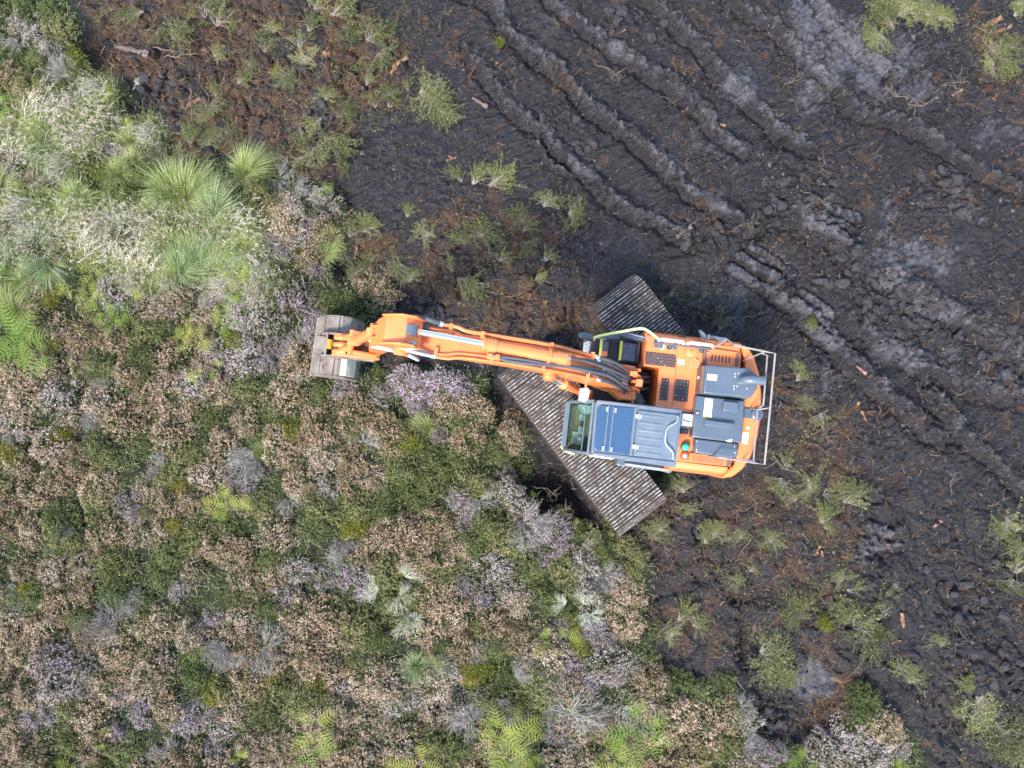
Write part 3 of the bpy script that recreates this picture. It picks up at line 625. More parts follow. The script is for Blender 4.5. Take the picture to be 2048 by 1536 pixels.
# ---- guard rails over the rear
t = MB(); zr = 2.62
t.tube([(-1.78, -1.42, 2.1), (-1.70, -1.32, zr - .02), (-2.28, -1.27, zr), (-2.515, -1.25, zr), (-2.515, -.1, zr), (-2.505, .97, zr), (-2.27, .955, zr), (-1.6, .93, zr - .05), (-1.55, .93, 2.05)], .021, M_RAIL, 8)
t.tube([(-2.28, -1.24, zr - .1), (-2.385, -1.2, zr - .06), (-2.395, -.2, zr - .06), (-2.30, -.1, zr - .1), (-2.29, .95, zr - .02)], .019, M_RAIL, 8)
t.tube([(-2.30, -.1, zr - .08), (-2.515, -.16, zr)], .014, M_RAIL, 8)
for a, c in (((-1.30, -1.18, 2.1), (-1.60, -1.46, 2.4)), ((-2.05, -1.10, 2.1), (-2.3, -1.26, zr)), ((-2.30, .93, zr), (-2.25, .9, 2.05)), ((-2.30, -.1, zr - .08), (-2.3, -.15, 2.05))): t.tube([a, c], .015, M_RAIL, 8)
t.tube([(-1.60, -1.46, 2.4), (-1.70, -1.32, zr - .02)], .015, M_RAIL, 8)
t.build('guard_rail', ex)

# ---- cab
cab = MB(); CX0, CX1, CY0, CY1, CZ = -.70, .96, .10, 1.18, 2.92
cab.box(CX0, 1.32, CY0 + .02, CY1 - .02, 1.16, 1.24, M_DGREY)                      # floor
cab.box(CX0, -.30, CY0, CY1, 1.24, 2.0, M_DGREY); cab.box(-.30, 1.30, CY0, CY0 + .05, 1.24, 1.95, M_DGREY); cab.box(-.30, 1.30, CY1 - .05, CY1, 1.24, 1.75, M_DGREY)
for y in (CY0 + .03, CY1 - .03):
    cab.tube([(1.36, y, 1.2), (1.38, y, 1.6), (1.0, y, 2.85)], .035, M_ROOF, 8)      # front pillars
    cab.tube([(.12, y, 1.3), (.10, y, 2.9)], .035, M_ROOF, 8); cab.tube([(-.68, y, 1.3), (-.68, y, 2.9)], .04, M_ROOF, 8)
cab.tube([(1.36, CY0 + .03, 1.25), (1.36, CY1 - .03, 1.25)], .03, M_ROOF, 8)
cabo = cab.build('cab', ex, .01)
rf = MB(); out_r = [(.98, .16), (.93, .10), (-.68, .085), (-.71, .12), (-.71, 1.2), (-.68, 1.235), (.90, 1.17), (.96, 1.11)]
rf.prism(out_r, 2.84, 2.94, M_ROOF, .012); rf.box(.16, .21, .17, 1.10, 2.94, 2.975, M_ROOF); rf.box(-.70, .95, .11, .165, 2.94, 2.965, M_ROOF); rf.box(-.70, .92, 1.115, 1.17, 2.94, 2.965, M_ROOF); rf.box(-.70, -.65, .165, 1.115, 2.94, 2.96, M_ROOF)
rfo = rf.build('roof', cabo, .018, 3)
t = MB(); t.prism([(.93, .27), (.86, .19), (.23, .18), (.23, 1.09), (.86, 1.075), (.915, 1.0)], 2.942, 2.965, M_SKYL); t.build('skylight', cabo, .01)
t = MB(); t.box(.70, .725, .17, 1.09, 2.966, 2.985, M_ROOF); t.box(.60, .625, .20, 1.08, 2.966, 2.98, M_ROOF)
for x in (.74, .575):
    for y in (.22, .98): t.box(x - .02, x + .02, y, y + .09, 2.966, 2.988, M_LGREY)
t.build('skylight_frame', cabo, .004)
t = MB(); t.box(.12, -.64, .20, 1.10, 2.945, 2.985, M_ROOF, .02)
for k in range(6): t.box(.08, -.36, .27 + k * .145, .33 + k * .145, 2.984, 2.994, M_ROOF, .012)
t.build('roof_hatch', cabo, .015, 3)
t = MB(); t.tube(curve([(-.61, .24, 2.96), (-.62, .25, 3.04), (-.60, .36, 3.05), (-.45, .48, 3.05), (-.42, .64, 3.05), (-.44, .80, 3.05), (-.58, .93, 3.05), (-.61, 1.05, 3.04), (-.61, 1.06, 2.96)], 4), .018, M_LGREY, 8); t.build('hatch_handle', cabo)
for y in (.33, .92): t = MB(); t.box(.06, .19, y - .04, y + .04, 2.976, 3.0, M_LGREY); t.cyl((.12, y - .06, 3.0), (.12, y + .06, 3.0), .014, M_LGREY, 8); t.build('hatch_hinge', cabo, .005)
def pane(name, q, parent):
    g = MB(); q = [Vector(p) for p in q]; nrm = (q[1] - q[0]).cross(q[3] - q[0]).normalized() * .006
    g.loft([q, [p + nrm for p in q]], M_GLASS); return g.build(name, parent)
pane('windscreen', [(1.36, CY0 + .07, 1.62), (1.36, CY1 - .07, 1.62), (1.005, CY1 - .07, 2.82), (1.005, CY0 + .07, 2.82)], cabo)
pane('lower_windscreen', [(1.345, CY0 + .07, 1.28), (1.345, CY1 - .07, 1.28), (1.365, CY1 - .07, 1.58), (1.365, CY0 + .07, 1.58)], cabo)
pane('side_window', [(.16, CY0 + .02, 1.98), (1.2, CY0 + .02, 1.98), (.98, CY0 + .02, 2.82), (.16, CY0 + .02, 2.82)], cabo)
pane('side_window', [(-.62, CY0 + .02, 2.02), (.08, CY0 + .02, 2.02), (.08, CY0 + .02, 2.82), (-.62, CY0 + .02, 2.82)], cabo)
pane('door_window', [(.16, CY1 - .02, 1.78), (1.25, CY1 - .02, 1.78), (.98, CY1 - .02, 2.82), (.16, CY1 - .02, 2.82)], cabo)
for x, z, r in ((1.36, 1.6, .022), (1.10, 2.5, .014), (1.0, 2.84, .03)): t = MB(); t.tube([(x, CY0 + .05, z), (x, CY1 - .05, z)], r, M_ROOF, 8); t.build('window_bar', cabo)
t = MB(); t.box(.35, 1.30, CY0 + .08, CY1 - .08, 1.242, 1.262, M_FLOOR); t.build('floor_mat', cabo)
t = MB()
for y, w_ in ((.36, .12), (.62, .12), (.86, .15)): t.box(1.02, 1.11, y, y + w_, 1.40, 1.43, M_LGREY); t.tube([(1.06, y + w_ / 2, 1.26), (1.06, y + w_ / 2, 1.40)], .012, M_DGREY, 6)
for y in (.48, .72): t.tube([(1.05, y, 1.26), (1.12, y, 1.9)], .012, M_LGREY, 6)
t.build('pedals', cabo, .006)
t = MB(); t.box(.95, 1.22, .74, 1.02, 1.27, 1.30, M_BARE); t.build('foot_rest', cabo, .008)
t = MB(); t.prism([(1.2, .16), (.9, .16), (.92, .34), (1.05, .36)], 1.3, 1.95, M_LGREY, .1); t.build('console', cabo, .02)
t = MB(); t.box(-.05, .42, .42, .90, 1.55, 1.7, M_BLACK, .03); t.box(-.18, -.04, .42, .90, 1.6, 2.4, M_BLACK, .03); t.box(.0, .35, .5, .82, 1.26, 1.55, M_DGREY); t.build('seat', cabo, .04, 3)
t = MB(); t.box(1.36, 1.43, .12, 1.08, 1.22, 1.32, M_ROOF)
for k in range(14): t.box(1.33, 1.36, .15 + k * .066, .18 + k * .066, 1.23, 1.40, M_ROOF)
t.build('front_guard', cabo, .006)
t = MB(); t.tube(curve([(1.43, 1.10, 1.5), (1.36, 1.17, 1.62), (1.26, 1.20, 1.7), (1.16, 1.22, 1.75)]), .024, M_YLIME, 8); t.build('handrail', cabo, label='short lime yellow handrail at the cab front corner')
t = MB(); t.tube([(.90, 1.20, 2.2), (.45, 1.21, 2.25), (.38, 1.20, 2.1)], .02, M_CREAM, 8); t.build('door_rail', cabo)
t = MB(); t.prism([(.20, 1.185), (.20, 1.36), (-.05, 1.36), (-.35, 1.37), (-.75, 1.37), (-.95, 1.40), (-1.02, 1.34), (-.75, 1.25), (-.75, 1.19)], 1.18, 1.36, M_ROOF, .02); t.tube([(.16, 1.30, 1.42), (-.9, 1.33, 1.42)], .03, M_LGREY, 8); t.box(.22, .05, 1.2, 1.34, 1.36, 1.5, M_DGREY); t.build('side_step', cabo, .015)
t = MB(); t.box(.3, 1.2, 1.181, 1.2, 1.3, 1.72, M_DGREY); t.box(-.25, .28, 1.181, 1.21, 1.3, 2.85, M_DGREY); t.build('door', cabo, .01)

# ---- boom
YB = -.44
def box_rings(prof, y):  # prof: x, z centre, half depth, half width, direction angle
    R_ = []
    for x, z, hd_, hw, an in prof:
        nx_, nz_ = -math.sin(an), math.cos(an)
        R_.append([(x - nx_ * hd_, y - hw, z - nz_ * hd_), (x - nx_ * hd_, y + hw, z - nz_ * hd_), (x + nx_ * hd_, y + hw, z + nz_ * hd_), (x + nx_ * hd_, y - hw, z + nz_ * hd_)])
    return R_
BP = [(.30, 1.78, .16, .25, R(55)), (.62, 2.25, .26, .26, R(54)), (1.05, 2.85, .34, .23, R(52)), (1.55, 3.42, .38, .20, R(44)), (2.1, 3.86, .38, .20, R(32)), (2.7, 4.17, .34, .20, R(20)), (3.4, 4.38, .28, .20, R(12)), (4.1, 4.48, .22, .20, R(6)), (4.62, 4.52, .17, .19, R(3))]
bo = MB(); bo.loft(box_rings(BP, YB), M_ORWORN); bo.prism([(.95, YB + .2), (.58, YB + .28), (.38, YB + .44), (.06, YB + .42), (.06, YB + .12), (.9, YB + .1)], 1.62, 2.2, M_ORANGE, .06); bo.cyl((.30, YB - .32, 1.78), (.30, YB + .32, 1.78), .15, M_ORANGE, 24); bo.cyl((1.95, YB - .30, 3.60), (1.95, YB + .30, 3.60), .12, M_ORANGE, 20); bo.cyl((4.58, YB - .27, 4.5), (4.58, YB + .27, 4.5), .13, M_ORANGE, 24)
boom = bo.build('boom', ex, .02, 3)
TP = [(x - math.sin(a) * h, z + math.cos(a) * h) for x, z, h, w_, a in BP]
def top_z(x, off=0.0):
    for a, c in zip(TP[:-1], TP[1:]):
        if a[0] <= x <= c[0]:
            t = (x - a[0]) / (c[0] - a[0]); return a[1] * (1 - t) + c[1] * t + off * (1 + .6 * abs(c[1] - a[1]) / (c[0] - a[0]))
    return (TP[0][1] - .9 * (TP[0][0] - x) if x < TP[0][0] else TP[-1][1]) + off
def on_boom(pts, up=.04): return curve([(x, YB + y, top_z(x, up)) for x, y in pts], 6)
# steel pipes along both top edges, hoses between them
t = MB()
t.tube(on_boom([(1.15, .20), (2.0, .205), (2.9, .205), (3.5, .21), (3.75, .255), (4.05, .24)], .035), .026, M_ORANGE, 8); t.tube(on_boom([(1.0, .11), (2.0, .12), (3.0, .13), (3.55, .14), (3.8, .19), (4.1, .19)], .03), .022, M_ORANGE, 8)
for x in (1.25, 2.1, 3.0, 3.95): t.box(x - .03, x + .03, YB + .09, YB + .245, top_z(x) - .02, top_z(x) + .075, M_ORANGE)
t.build('boom_pipes', boom, label='orange pipes along the cab side edge of the boom')
t = MB()
t.tube(on_boom([(1.12, -.21), (2.0, -.235), (2.9, -.24), (3.45, -.25), (3.65, -.30), (3.95, -.31)], .045), .036, M_ORANGE, 8); t.tube(on_boom([(1.2, -.15), (2.0, -.16), (3.0, -.165), (3.5, -.17), (3.75, -.225), (4.15, -.23)], .03), .024, M_ORANGE, 8)
t.tube(on_boom([(1.6, -.275), (2.3, -.285), (3.2, -.295)], .03), .012, M_BLACK, 6)
for x in (1.2, 2.0, 3.2, 3.75): t.box(x - .035, x + .035, YB - (.28 if x < 3.5 else .34), YB - .12, top_z(x) - .02, top_z(x) + .085, M_ORANGE)
t.build('boom_pipes', boom, label='thick orange pipes along the outer edge of the boom')
def hose(name, pts, r=.024, mat=None, lab=None, fits=(), parent=None):
    h = MB(); P = curve(pts, 7); h.tube(P, r, mat or M_HOSE, 8)
    for k in fits:
        i = 0 if k == 0 else len(P) - 3; h.tube([P[i], P[i + 2]], r * 1.25, M_FIT, 8)
    return h.build(name, parent or boom, label=lab)
ZF = 2.35
def bh(pts, r=.024, fits=(), lab=None): return hose('hose', [(x, YB + y, top_z(x, up)) for x, y, up in pts], r, None, lab, fits)
bh([(1.15, -.205, .06), (.85, -.20, .10), (.55, -.17, .10), (.30, -.10, .08), (.12, -.06, .02), (-.02, -.06, -.15)], .036, (0,))
bh([(1.12, -.155, .05), (.8, -.13, .09), (.5, -.08, .09), (.26, -.02, .08), (.08, .0, .0), (-.02, .02, -.2)], .028, (0,))
bh([(1.72, -.05, .2), (1.45, -.07, .12), (1.1, -.06, .09), (.75, -.03, .09), (.4, .0, .08), (.15, .08, .04), (0, .1, -.15)], .030, (0,))
bh([(1.68, -.02, .18), (1.4, -.10, .08), (1.0, -.10, .07), (.7, -.03, .07), (.4, .05, .07), (.2, .10, .05)], .02)
bh([(.98, -.02, .06), (.75, .02, .08), (.45, .08, .08), (.2, .12, .03)], .024, (0,))
bh([(3.0, .09, .08), (2.75, .155, .05), (2.3, .15, .06), (1.7, .09, .07), (1.2, .09, .09), (.8, .09, .09), (.4, .2, .06), (.2, .27, -.02)], .032)
bh([(2.95, .12, .06), (2.6, .1, .05), (2.0, .1, .06), (1.4, .05, .08), (.9, .03, .08), (.4, .1, .07), (.2, .16, .0)], .026)
bh([(2.4, .06, .05), (2.0, .06, .06), (1.5, .10, .06), (1.0, .14, .06), (.6, .17, .06), (.3, .22, .02)], .018)
bh([(1.05, .205, .06), (.8, .215, .08), (.5, .25, .06), (.25, .33, -.03), (.1, .39, -.25)], .028, (0,))
bh([(.9, .1, .06), (.6, .2, .06), (.42, .26, .05), (.2, .33, -.02)], .014)
bh([(1.0, -.1, .05), (.7, -.16, .06), (.38, -.15, .05), (.2, -.2, -.05)], .014)
bh([(1.3, .14, .05), (.95, .04, .07), (.6, .10, .06), (.35, .02, .06)], .012)
t = MB()
for k in range(3): t.cyl((.50 - k * .03, YB + .06 + k * .065, top_z(.5 - k * .03, .07)), (.34 - k * .03, YB + .07 + k * .065, top_z(.34 - k * .03, .07)), .024, M_FIT, 10)
t.box(.02, .15, YB + .0, YB + .15, 2.2, 2.46, M_ORANGE); t.box(.12, .32, YB - .16, YB - .06, 2.15, 2.36, M_ORANGE)
for k in range(5): t.cyl((.16 + k * .02, YB - .2 + k * .12, 2.2), (.06 + k * .02, YB - .2 + k * .12, 2.28), .035, M_ORANGE, 10)
for k in range(3): t.tube(curve([(.2, YB - .1 + k * .14, 2.3), (.08, YB - .08 + k * .14, 2.28), (.03, YB - .04 + k * .14, 2.15)]), .032, M_ORANGE, 8)
t.tube(curve([(.4, YB + .28, 2.2), (.2, YB + .36, 2.12), (.1, YB + .44, 2.0)]), .03, M_ORANGE, 8)
t.build('valve_block', boom, .006)
# boom lift cylinders
for sg in (-1, 1):
    t = MB(); a = Vector((1.02, YB + sg * .36, 1.5)); c = Vector((1.95, YB + sg * .29, 3.60)); d = (c - a)
    t.cyl(a, a + d * .62, .085, M_ORANGE, 20); t.cyl(a + d * .62, a + d * .66, .10, M_ORANGE, 20); t.cyl(a + d * .66, c, .05, M_CHROME, 16); t.cyl(a + Vector((0, -.09, 0)), a + Vector((0, .09, 0)), .13, M_ORANGE, 20); t.cyl(c + Vector((0, -.05, 0)), c + Vector((0, .05, 0)), .10, M_ORANGE, 20)
    t.build('boom_cylinder', ex)
t = MB(); t.prism([(1.28, YB + .33), (1.12, YB + .29), (1.06, YB + .36), (1.08, YB + .55), (1.14, YB + .60), (1.28, YB + .58)], 2.5, 2.62, M_LGREY, .05); t.tube([(1.16, YB + .22, 2.6), (1.16, YB + .38, 2.55)], .025, M_ORANGE, 8); t.build('work_lamp', boom, .012, label='pale grey boom lamp seen from above')
# lettering strokes on the boom side are worn to illegible dashes: left as paint wear
# arm cylinder on the boom
YC = -.50
t = MB(); a = Vector((1.72, YC + .03, 4.26)); c = Vector((4.36, YC - .05, 5.06)); d = c - a
t.cyl(a, a + d * .47, .105, M_ORANGE, 24); t.cyl(a + d * .47, a + d * .555, .125, M_ORANGE, 24); t.cyl(a + d * .545, a + d * .56, .135, M_ORANGE, 24); t.cyl(a - d * .0, a + d * .06, .118, M_ORANGE, 24); t.cyl(a + d * .11, a + d * .125, .135, M_ORANGE, 24); t.cyl(a + Vector((0, -.1, -.05)), a + Vector((0, .1, -.05)), .10, M_ORANGE, 18)
for k in range(10): q = a + d * .525; an = k * .628; t.cyl(q + Vector((0, .118 * math.cos(an), .118 * math.sin(an))), q + d * .008 + Vector((0, .118 * math.cos(an), .118 * math.sin(an))), .014, M_BLACK, 6)
ac = t.build('arm_cylinder', ex, .006)
t = MB(); t.cyl(a + d * .55, a + d * .95, .055, M_CHROME, 20); t.build('piston_rod', ac)
t = MB(); t.cyl(c + Vector((0, -.085, 0)), c + Vector((0, .085, 0)), .12, M_DGREY, 20); t.tube([c - d * .05, c], .075, M_ORANGE, 14); t.build('rod_eye', ac, .006)
t = MB(); t.box(3.02, 3.1, YC + .09, YC + .2, top_z(3.05) + .02, 4.62, M_ORANGE); t.box(2.86, 3.1, YC + .13, YC + .24, top_z(3.0) + .03, top_z(3.0) + .10, M_ORANGE, .01); t.build('pipe_manifold', ac, .008)
# ---- arm (dipper)
YA = -.52
def arm_ring(p, w): return [(x, YA - w, z) for x, z in p] , [(x, YA + w, z) for x, z in p]
ar = MB()
top = [(4.22, 4.86), (4.24, 5.04), (4.42, 5.16)]
spine = [((4.20, 4.90), (4.44, 5.17), .235), ((4.42, 4.42), (4.80, 5.02), .255), ((4.62, 4.05), (5.00, 4.66), .225), ((4.86, 3.45), (5.26, 3.95), .16), ((5.16, 2.6), (5.50, 2.85), .145), ((5.42, 1.86), (5.68, 1.95), .14), ((5.50, 1.62), (5.66, 1.58), .13)]
ar.loft([[(a[0], YA - w_, a[1]), (a[0], YA + w_, a[1]), (c[0], YA + w_, c[1]), (c[0], YA - w_, c[1])] for a, c, w_ in spine], M_ORANGE)
for sg in (-1, 1):
    ar.slab([(4.16, 4.86), (4.26, 5.24), (4.50, 5.33), (4.88, 5.06), (4.60, 4.9)], YA + sg * .235 - .022, YA + sg * .235 + .022, M_ORANGE)   # cheek plates
    ar.slab([(4.86, 4.86), (5.14, 4.50), (5.24, 4.28), (5.16, 4.14), (4.95, 4.40)], YA + sg * .10 - .02, YA + sg * .10 + .02, M_ORANGE)      # bracket of the bucket cylinder
ar.cyl((5.16, YA - .17, 4.30), (5.16, YA + .17, 4.30), .055, M_ORANGE, 16); ar.cyl((5.56, YA - .2, 1.74), (5.56, YA + .2, 1.74), .085, M_ORANGE, 18)
arm = ar.build('arm', ex, .02, 3)
t = MB(); t.slab([(4.30, 4.99), (4.44, 5.02), (4.62, 4.86), (4.5, 4.80)], YA - .2, YA - .05, M_DGREY); t.build('dark_arm_slab', arm)  # dark grey slab along the channel at the arm's upper end
t = MB(); t.box(4.24, 4.34, YA + .17, YA + .215, 5.16, 5.22, M_DGREY); t.dome((4.34, YA + .245, 5.14), .02, .02, M_BLACK, 8); t.cyl((4.24, YA + .245, 5.10), (4.24, YA + .245, 5.19), .022, M_RUST_REFL, 10); t.build('arm_fittings', arm)
# bucket cylinder on the front of the arm
t = MB(); a = Vector((5.16, YA, 4.30)); c = Vector((5.98, YA, 2.32)); d = c - a
t.cyl(a, a + d * .70, .10, M_ORANGE, 24); t.cyl(a + d * .70, a + d * .76, .12, M_ORANGE, 24); t.cyl(a + Vector((0, -.08, 0)), a + Vector((0, .08, 0)), .11, M_ORANGE, 18)
bc = t.build('bucket_cylinder', ex, .006)
t = MB(); t.cyl(a + d * .76, c, .05, M_CHROME, 16); t.cyl(c + Vector((0, -.07, 0)), c + Vector((0, .07, 0)), .09, M_ORANGE, 16); t.build('piston_rod', bc)
# links to the bucket
t = MB()
for sg in (-1, 1):
    t.tube([(5.98, YA + sg * .20, 2.32), (5.48, YA + sg * .20, 2.10)], .05, M_ORANGE, 8); t.tube([(5.98, YA + sg * .12, 2.32), (6.34, YA + sg * .12, 1.72)], .07, M_ORANGE, 10)
t.cyl((5.98, YA - .25, 2.32), (5.98, YA + .25, 2.32), .06, M_ORANGE, 14)
t.build('bucket_link', ex, .006)
YK = -.49
k = MB()
for sg in (-1, 1):
    k.slab([(5.46, 1.86), (5.66, 1.90), (6.40, 1.86), (6.52, 1.70), (6.30, 1.48), (5.62, 1.52)], YK + sg * .21 - .025, YK + sg * .21 + .025, M_ORANGE)
for yy in (-.15, -.0, .15): k.tube([(6.46, YK + yy, 1.74), (6.30, YK + yy, 1.88), (6.18, YK + yy, 1.86)], .058, M_ORANGE, 10)
for x in (5.98, 6.02, 6.06, 6.10): k.box(x - .008, x + .008, YK + .08, YK + .18, 1.55, 1.86, M_RUST_REFL)
k.box(5.75, 6.0, YK + .02, YK + .18, 1.52, 1.66, M_BLACK); k.box(5.6, 6.4, YK - .19, YK + .19, 1.49, 1.54, M_RUST_REFL)
hitch = k.build('quick_hitch', ex, .008)
t = MB(); t.cyl((6.60, YK - .10, 1.60), (6.60, YK + .10, 1.60), .085, M_GOLD, 18); t.build('hitch_pin', hitch)
# bucket: curved shell, side plates, ears
P_ = [(7.17, .66), (7.06, 1.0), (6.86, 1.26), (6.62, 1.40), (6.44, 1.42), (6.28, 1.33), (6.19, 1.12), (6.15, .80), (6.15, .52)]
bk = MB(); y0, y1 = YK - .64, YK + .64
inn = [(x + (6.55 - x) * .05, z - .035) for x, z in P_]
for i in range(len(P_) - 1):
    a, c, ci, ai = P_[i], P_[i + 1], inn[i + 1], inn[i]
    bk.loft([[(a[0], y0, a[1]), (c[0], y0, c[1]), (ci[0], y0, ci[1]), (ai[0], y0, ai[1])], [(a[0], y1, a[1]), (c[0], y1, c[1]), (ci[0], y1, ci[1]), (ai[0], y1, ai[1])]], M_STEEL)
for yy in (y0 - .028, y1 + .003): bk.slab([(7.19, .62)] + [(x + (x - 6.55) * .02, z + .012) for x, z in P_] + [(6.14, .44)], yy, yy + .025, M_STEEL)
bk.box(7.10, 7.24, y0 - .03, y1 + .03, .58, .64, M_STEEL)
for x, z in ((6.87, 1.265), (6.52, 1.43)): bk.box(x - .012, x + .012, y0, y1, z - .02, z + .018, M_STEEL)
bucket = bk.build('bucket', ex, .006)
t = MB()
for yy in (YK - .24, YK + .24): t.slab([(6.98, 1.12), (6.80, 1.52), (6.50, 1.70), (6.25, 1.66), (5.62, 1.60), (5.60, 1.42), (6.2, 1.28), (6.6, 1.36)], yy - .02, yy + .02, M_STEEL)
t.box(6.70, 7.0, YK - .22, YK + .22, 1.18, 1.30, M_STEEL, .03); t.box(6.66, 6.70, YK - .22, YK + .22, 1.3, 1.62, M_STEEL)
t.build('bucket_ears', bucket, .006)
t = MB(); t.slab([(6.36, 1.385), (6.27, 1.33), (6.20, 1.18), (6.165, 1.0), (6.13, 1.0), (6.16, 1.22), (6.24, 1.39), (6.36, 1.43)], YK + .16, YK + .62, M_BARE); t.build('dried_mud', bucket, .004, label='pale dried mud on the bucket heel')
# hoses looping off the boom end down to the arm
hose('hose', [(3.95, YB + .25, top_z(3.95, .05)), (4.25, YB + .23, 4.86), (4.44, YB + .19, 4.7), (4.47, YB + .20, 4.35), (4.38, YB + .24, 3.9), (4.40, YB + .24, 3.7), (4.62, YB + .17, 3.65), (5.0, YB + .10, 3.7), (5.3, YB + .05, 3.5)], .030, M_SLEEVE, 'pale sleeved hose looping out from the boom end', (0,))
hose('hose', [(4.1, YB + .19, top_z(4.1, .04)), (4.36, YB + .16, 4.82), (4.50, YB + .15, 4.5), (4.60, YB + .17, 3.95), (4.9, YB + .13, 3.7), (5.35, YB + .06, 3.3)], .028, M_SLEEVE, 'pale sleeved hose beside the arm')
hose('hose', [(3.9, YB - .31, top_z(3.9, .05)), (4.15, YB - .35, 4.88), (4.38, YB - .36, 4.86), (4.46, YB - .33, 4.65), (4.3, YB - .30, 4.35), (4.1, YB - .28, 4.3)], .042, M_HOSE, 'thick black hose folded back at the boom end', (0,))
hose('hose', [(4.12, YB - .23, top_z(4.12, .04)), (4.35, YB - .27, 4.8), (4.46, YB - .27, 4.6), (4.5, YB - .27, 4.2)], .026)
hose('hose', [(4.92, YA - .22, 3.9), (5.1, YA - .22, 3.75), (5.3, YA - .2, 3.3)], .022, fits=(0,), parent=arm)
# ================================================================ PLANTS AND LITTER
rng = np.random.default_rng(7)
def norm(v): return v / (np.linalg.norm(v, axis=-1, keepdims=True) + 1e-9)
class Blades:
    """collects small quads: leaves, florets, grass strips"""
    def __init__(s): s.v = []; s.m = []; s.sh = []; s.n = 0; s.q = []
    def quads(s, P0, P1, P2, P3, mat, shade):
        n = len(P0); b = s.n
        s.v.append(np.stack([P0, P1, P2, P3], 1).reshape(-1, 3))
        s.q.append(np.arange(b, b + 4 * n).reshape(-1, 4)); s.n += 4 * n
        s.m.append(np.full(n, mat) if np.isscalar(mat) else mat); s.sh.append(np.broadcast_to(shade, (n,)))
    def leaf(s, base, d, length, width, mat, shade, roll=None):
        """flat diamond leaves from base along d"""
        n = len(base); d = norm(d); r = rng.normal(size=(n, 3)) if roll is None else roll
        side = norm(np.cross(d, r)) * (np.asarray(width).reshape(-1, 1) * .5)
        L = np.asarray(length).reshape(-1, 1)
        mid = base + d * L * .45
        s.quads(base, mid + side, base + d * L, mid - side, mat, shade)
    def strand(s, pts, width, mat, shade, taper=True):
        """pts (k, n, 3): n strands of k points, ribbons that face up"""
        k = len(pts); n = pts.shape[1]
        for i in range(k - 1):
            a, c = pts[i], pts[i + 1]; d = norm(c - a)
            up = np.array([0, 0, 1.0]) + rng.normal(size=(n, 3)) * .35
            side = norm(np.cross(d, up))
            w0 = np.asarray(width).reshape(-1, 1) * .5 * ((1 - .8 * i / (k - 1)) if taper else 1)
            w1 = np.asarray(width).reshape(-1, 1) * .5 * ((1 - .8 * (i + 1) / (k - 1)) if taper else 1)
            s.quads(a - side * w0, a + side * w0, c + side * w1, c - side * w1, mat, shade if np.isscalar(shade) else shade)
    def mesh(s, name):
        return np_mesh(name, np.concatenate(s.v), np.concatenate(s.q), np.concatenate(s.m), np.clip(np.concatenate(s.sh), 0, 1))
U = lambda a, b, n: rng.uniform(a, b, n)

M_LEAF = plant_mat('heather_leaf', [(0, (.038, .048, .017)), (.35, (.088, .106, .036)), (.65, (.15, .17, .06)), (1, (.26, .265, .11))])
M_LEAF2 = plant_mat('heather_leaf_grey', [(0, (.035, .042, .016)), (.4, (.09, .105, .038)), (.7, (.165, .18, .07)), (1, (.29, .275, .14))])
M_STEM = plant_mat('heather_stem', [(0, (.022, .016, .012)), (.5, (.06, .045, .034)), (1, (.16, .13, .105))], transl=0)
M_TAN = plant_mat('faded_tan_flowers', [(0, (.13, .14, .045)), (.22, (.24, .20, .085)), (.34, (.38, .235, .165)), (.6, (.49, .315, .235)), (.8, (.57, .405, .32)), (1, (.70, .57, .44))])
M_SALMON = plant_mat('faded_pink_flowers', [(0, (.12, .13, .05)), (.22, (.24, .19, .11)), (.34, (.42, .28, .21)), (.6, (.53, .375, .305)), (.8, (.60, .455, .39)), (1, (.70, .58, .53))])
M_PURPLE = plant_mat('purple_flowers', [(0, (.10, .12, .05)), (.2, (.20, .17, .13)), (.34, (.35, .25, .31)), (.6, (.46, .335, .42)), (.8, (.53, .40, .53)), (1, (.66, .56, .66))])
M_MAUVE = plant_mat('mauve_flowers', [(0, (.12, .13, .07)), (.22, (.24, .20, .16)), (.36, (.42, .33, .32)), (.6, (.50, .40, .40)), (.8, (.57, .47, .48)), (1, (.66, .59, .61))])
M_OLIVE = plant_mat('olive_tips', [(0, (.08, .09, .025)), (.4, (.17, .18, .06)), (.75, (.28, .26, .11)), (1, (.42, .36, .19))])
M_GREENTIP = plant_mat('green_tips', [(0, (.05, .075, .022)), (.45, (.11, .145, .044)), (.75, (.17, .20, .07)), (1, (.28, .28, .13))])
M_GREY = plant_mat('dead_grey_wood', [(0, (.06, .052, .046)), (.4, (.155, .14, .125)), (.7, (.27, .25, .228)), (1, (.43, .405, .37))], transl=0)
M_PALE = plant_mat('pale_lichened_twigs', [(0, (.2, .2, .15)), (.4, (.36, .36, .26)), (.7, (.46, .47, .35)), (1, (.58, .58, .48))], transl=0)
M_GRASS = plant_mat('moor_grass', [(0, (.11, .16, .035)), (.35, (.26, .33, .09)), (.65, (.42, .46, .18)), (1, (.66, .64, .40))], rnd=.2, transl=.25)
M_BLUEGRASS = plant_mat('blue_green_grass', [(0, (.09, .15, .05)), (.35, (.22, .31, .12)), (.65, (.36, .43, .22)), (1, (.60, .61, .42))], rnd=.2, transl=.25)
M_STRAW = plant_mat('bleached_grass_heads', [(0, (.30, .24, .16)), (.4, (.50, .43, .33)), (.7, (.62, .55, .45)), (1, (.74, .69, .60))], transl=.2)
M_FERN = plant_mat('green_bracken', [(0, (.06, .11, .018)), (.4, (.15, .245, .04)), (.75, (.25, .36, .06)), (1, (.38, .45, .10))], transl=.3)
M_YFERN = plant_mat('yellow_bracken', [(0, (.13, .17, .02)), (.4, (.28, .33, .05)), (.75, (.40, .42, .09)), (1, (.50, .44, .15))], transl=.3)
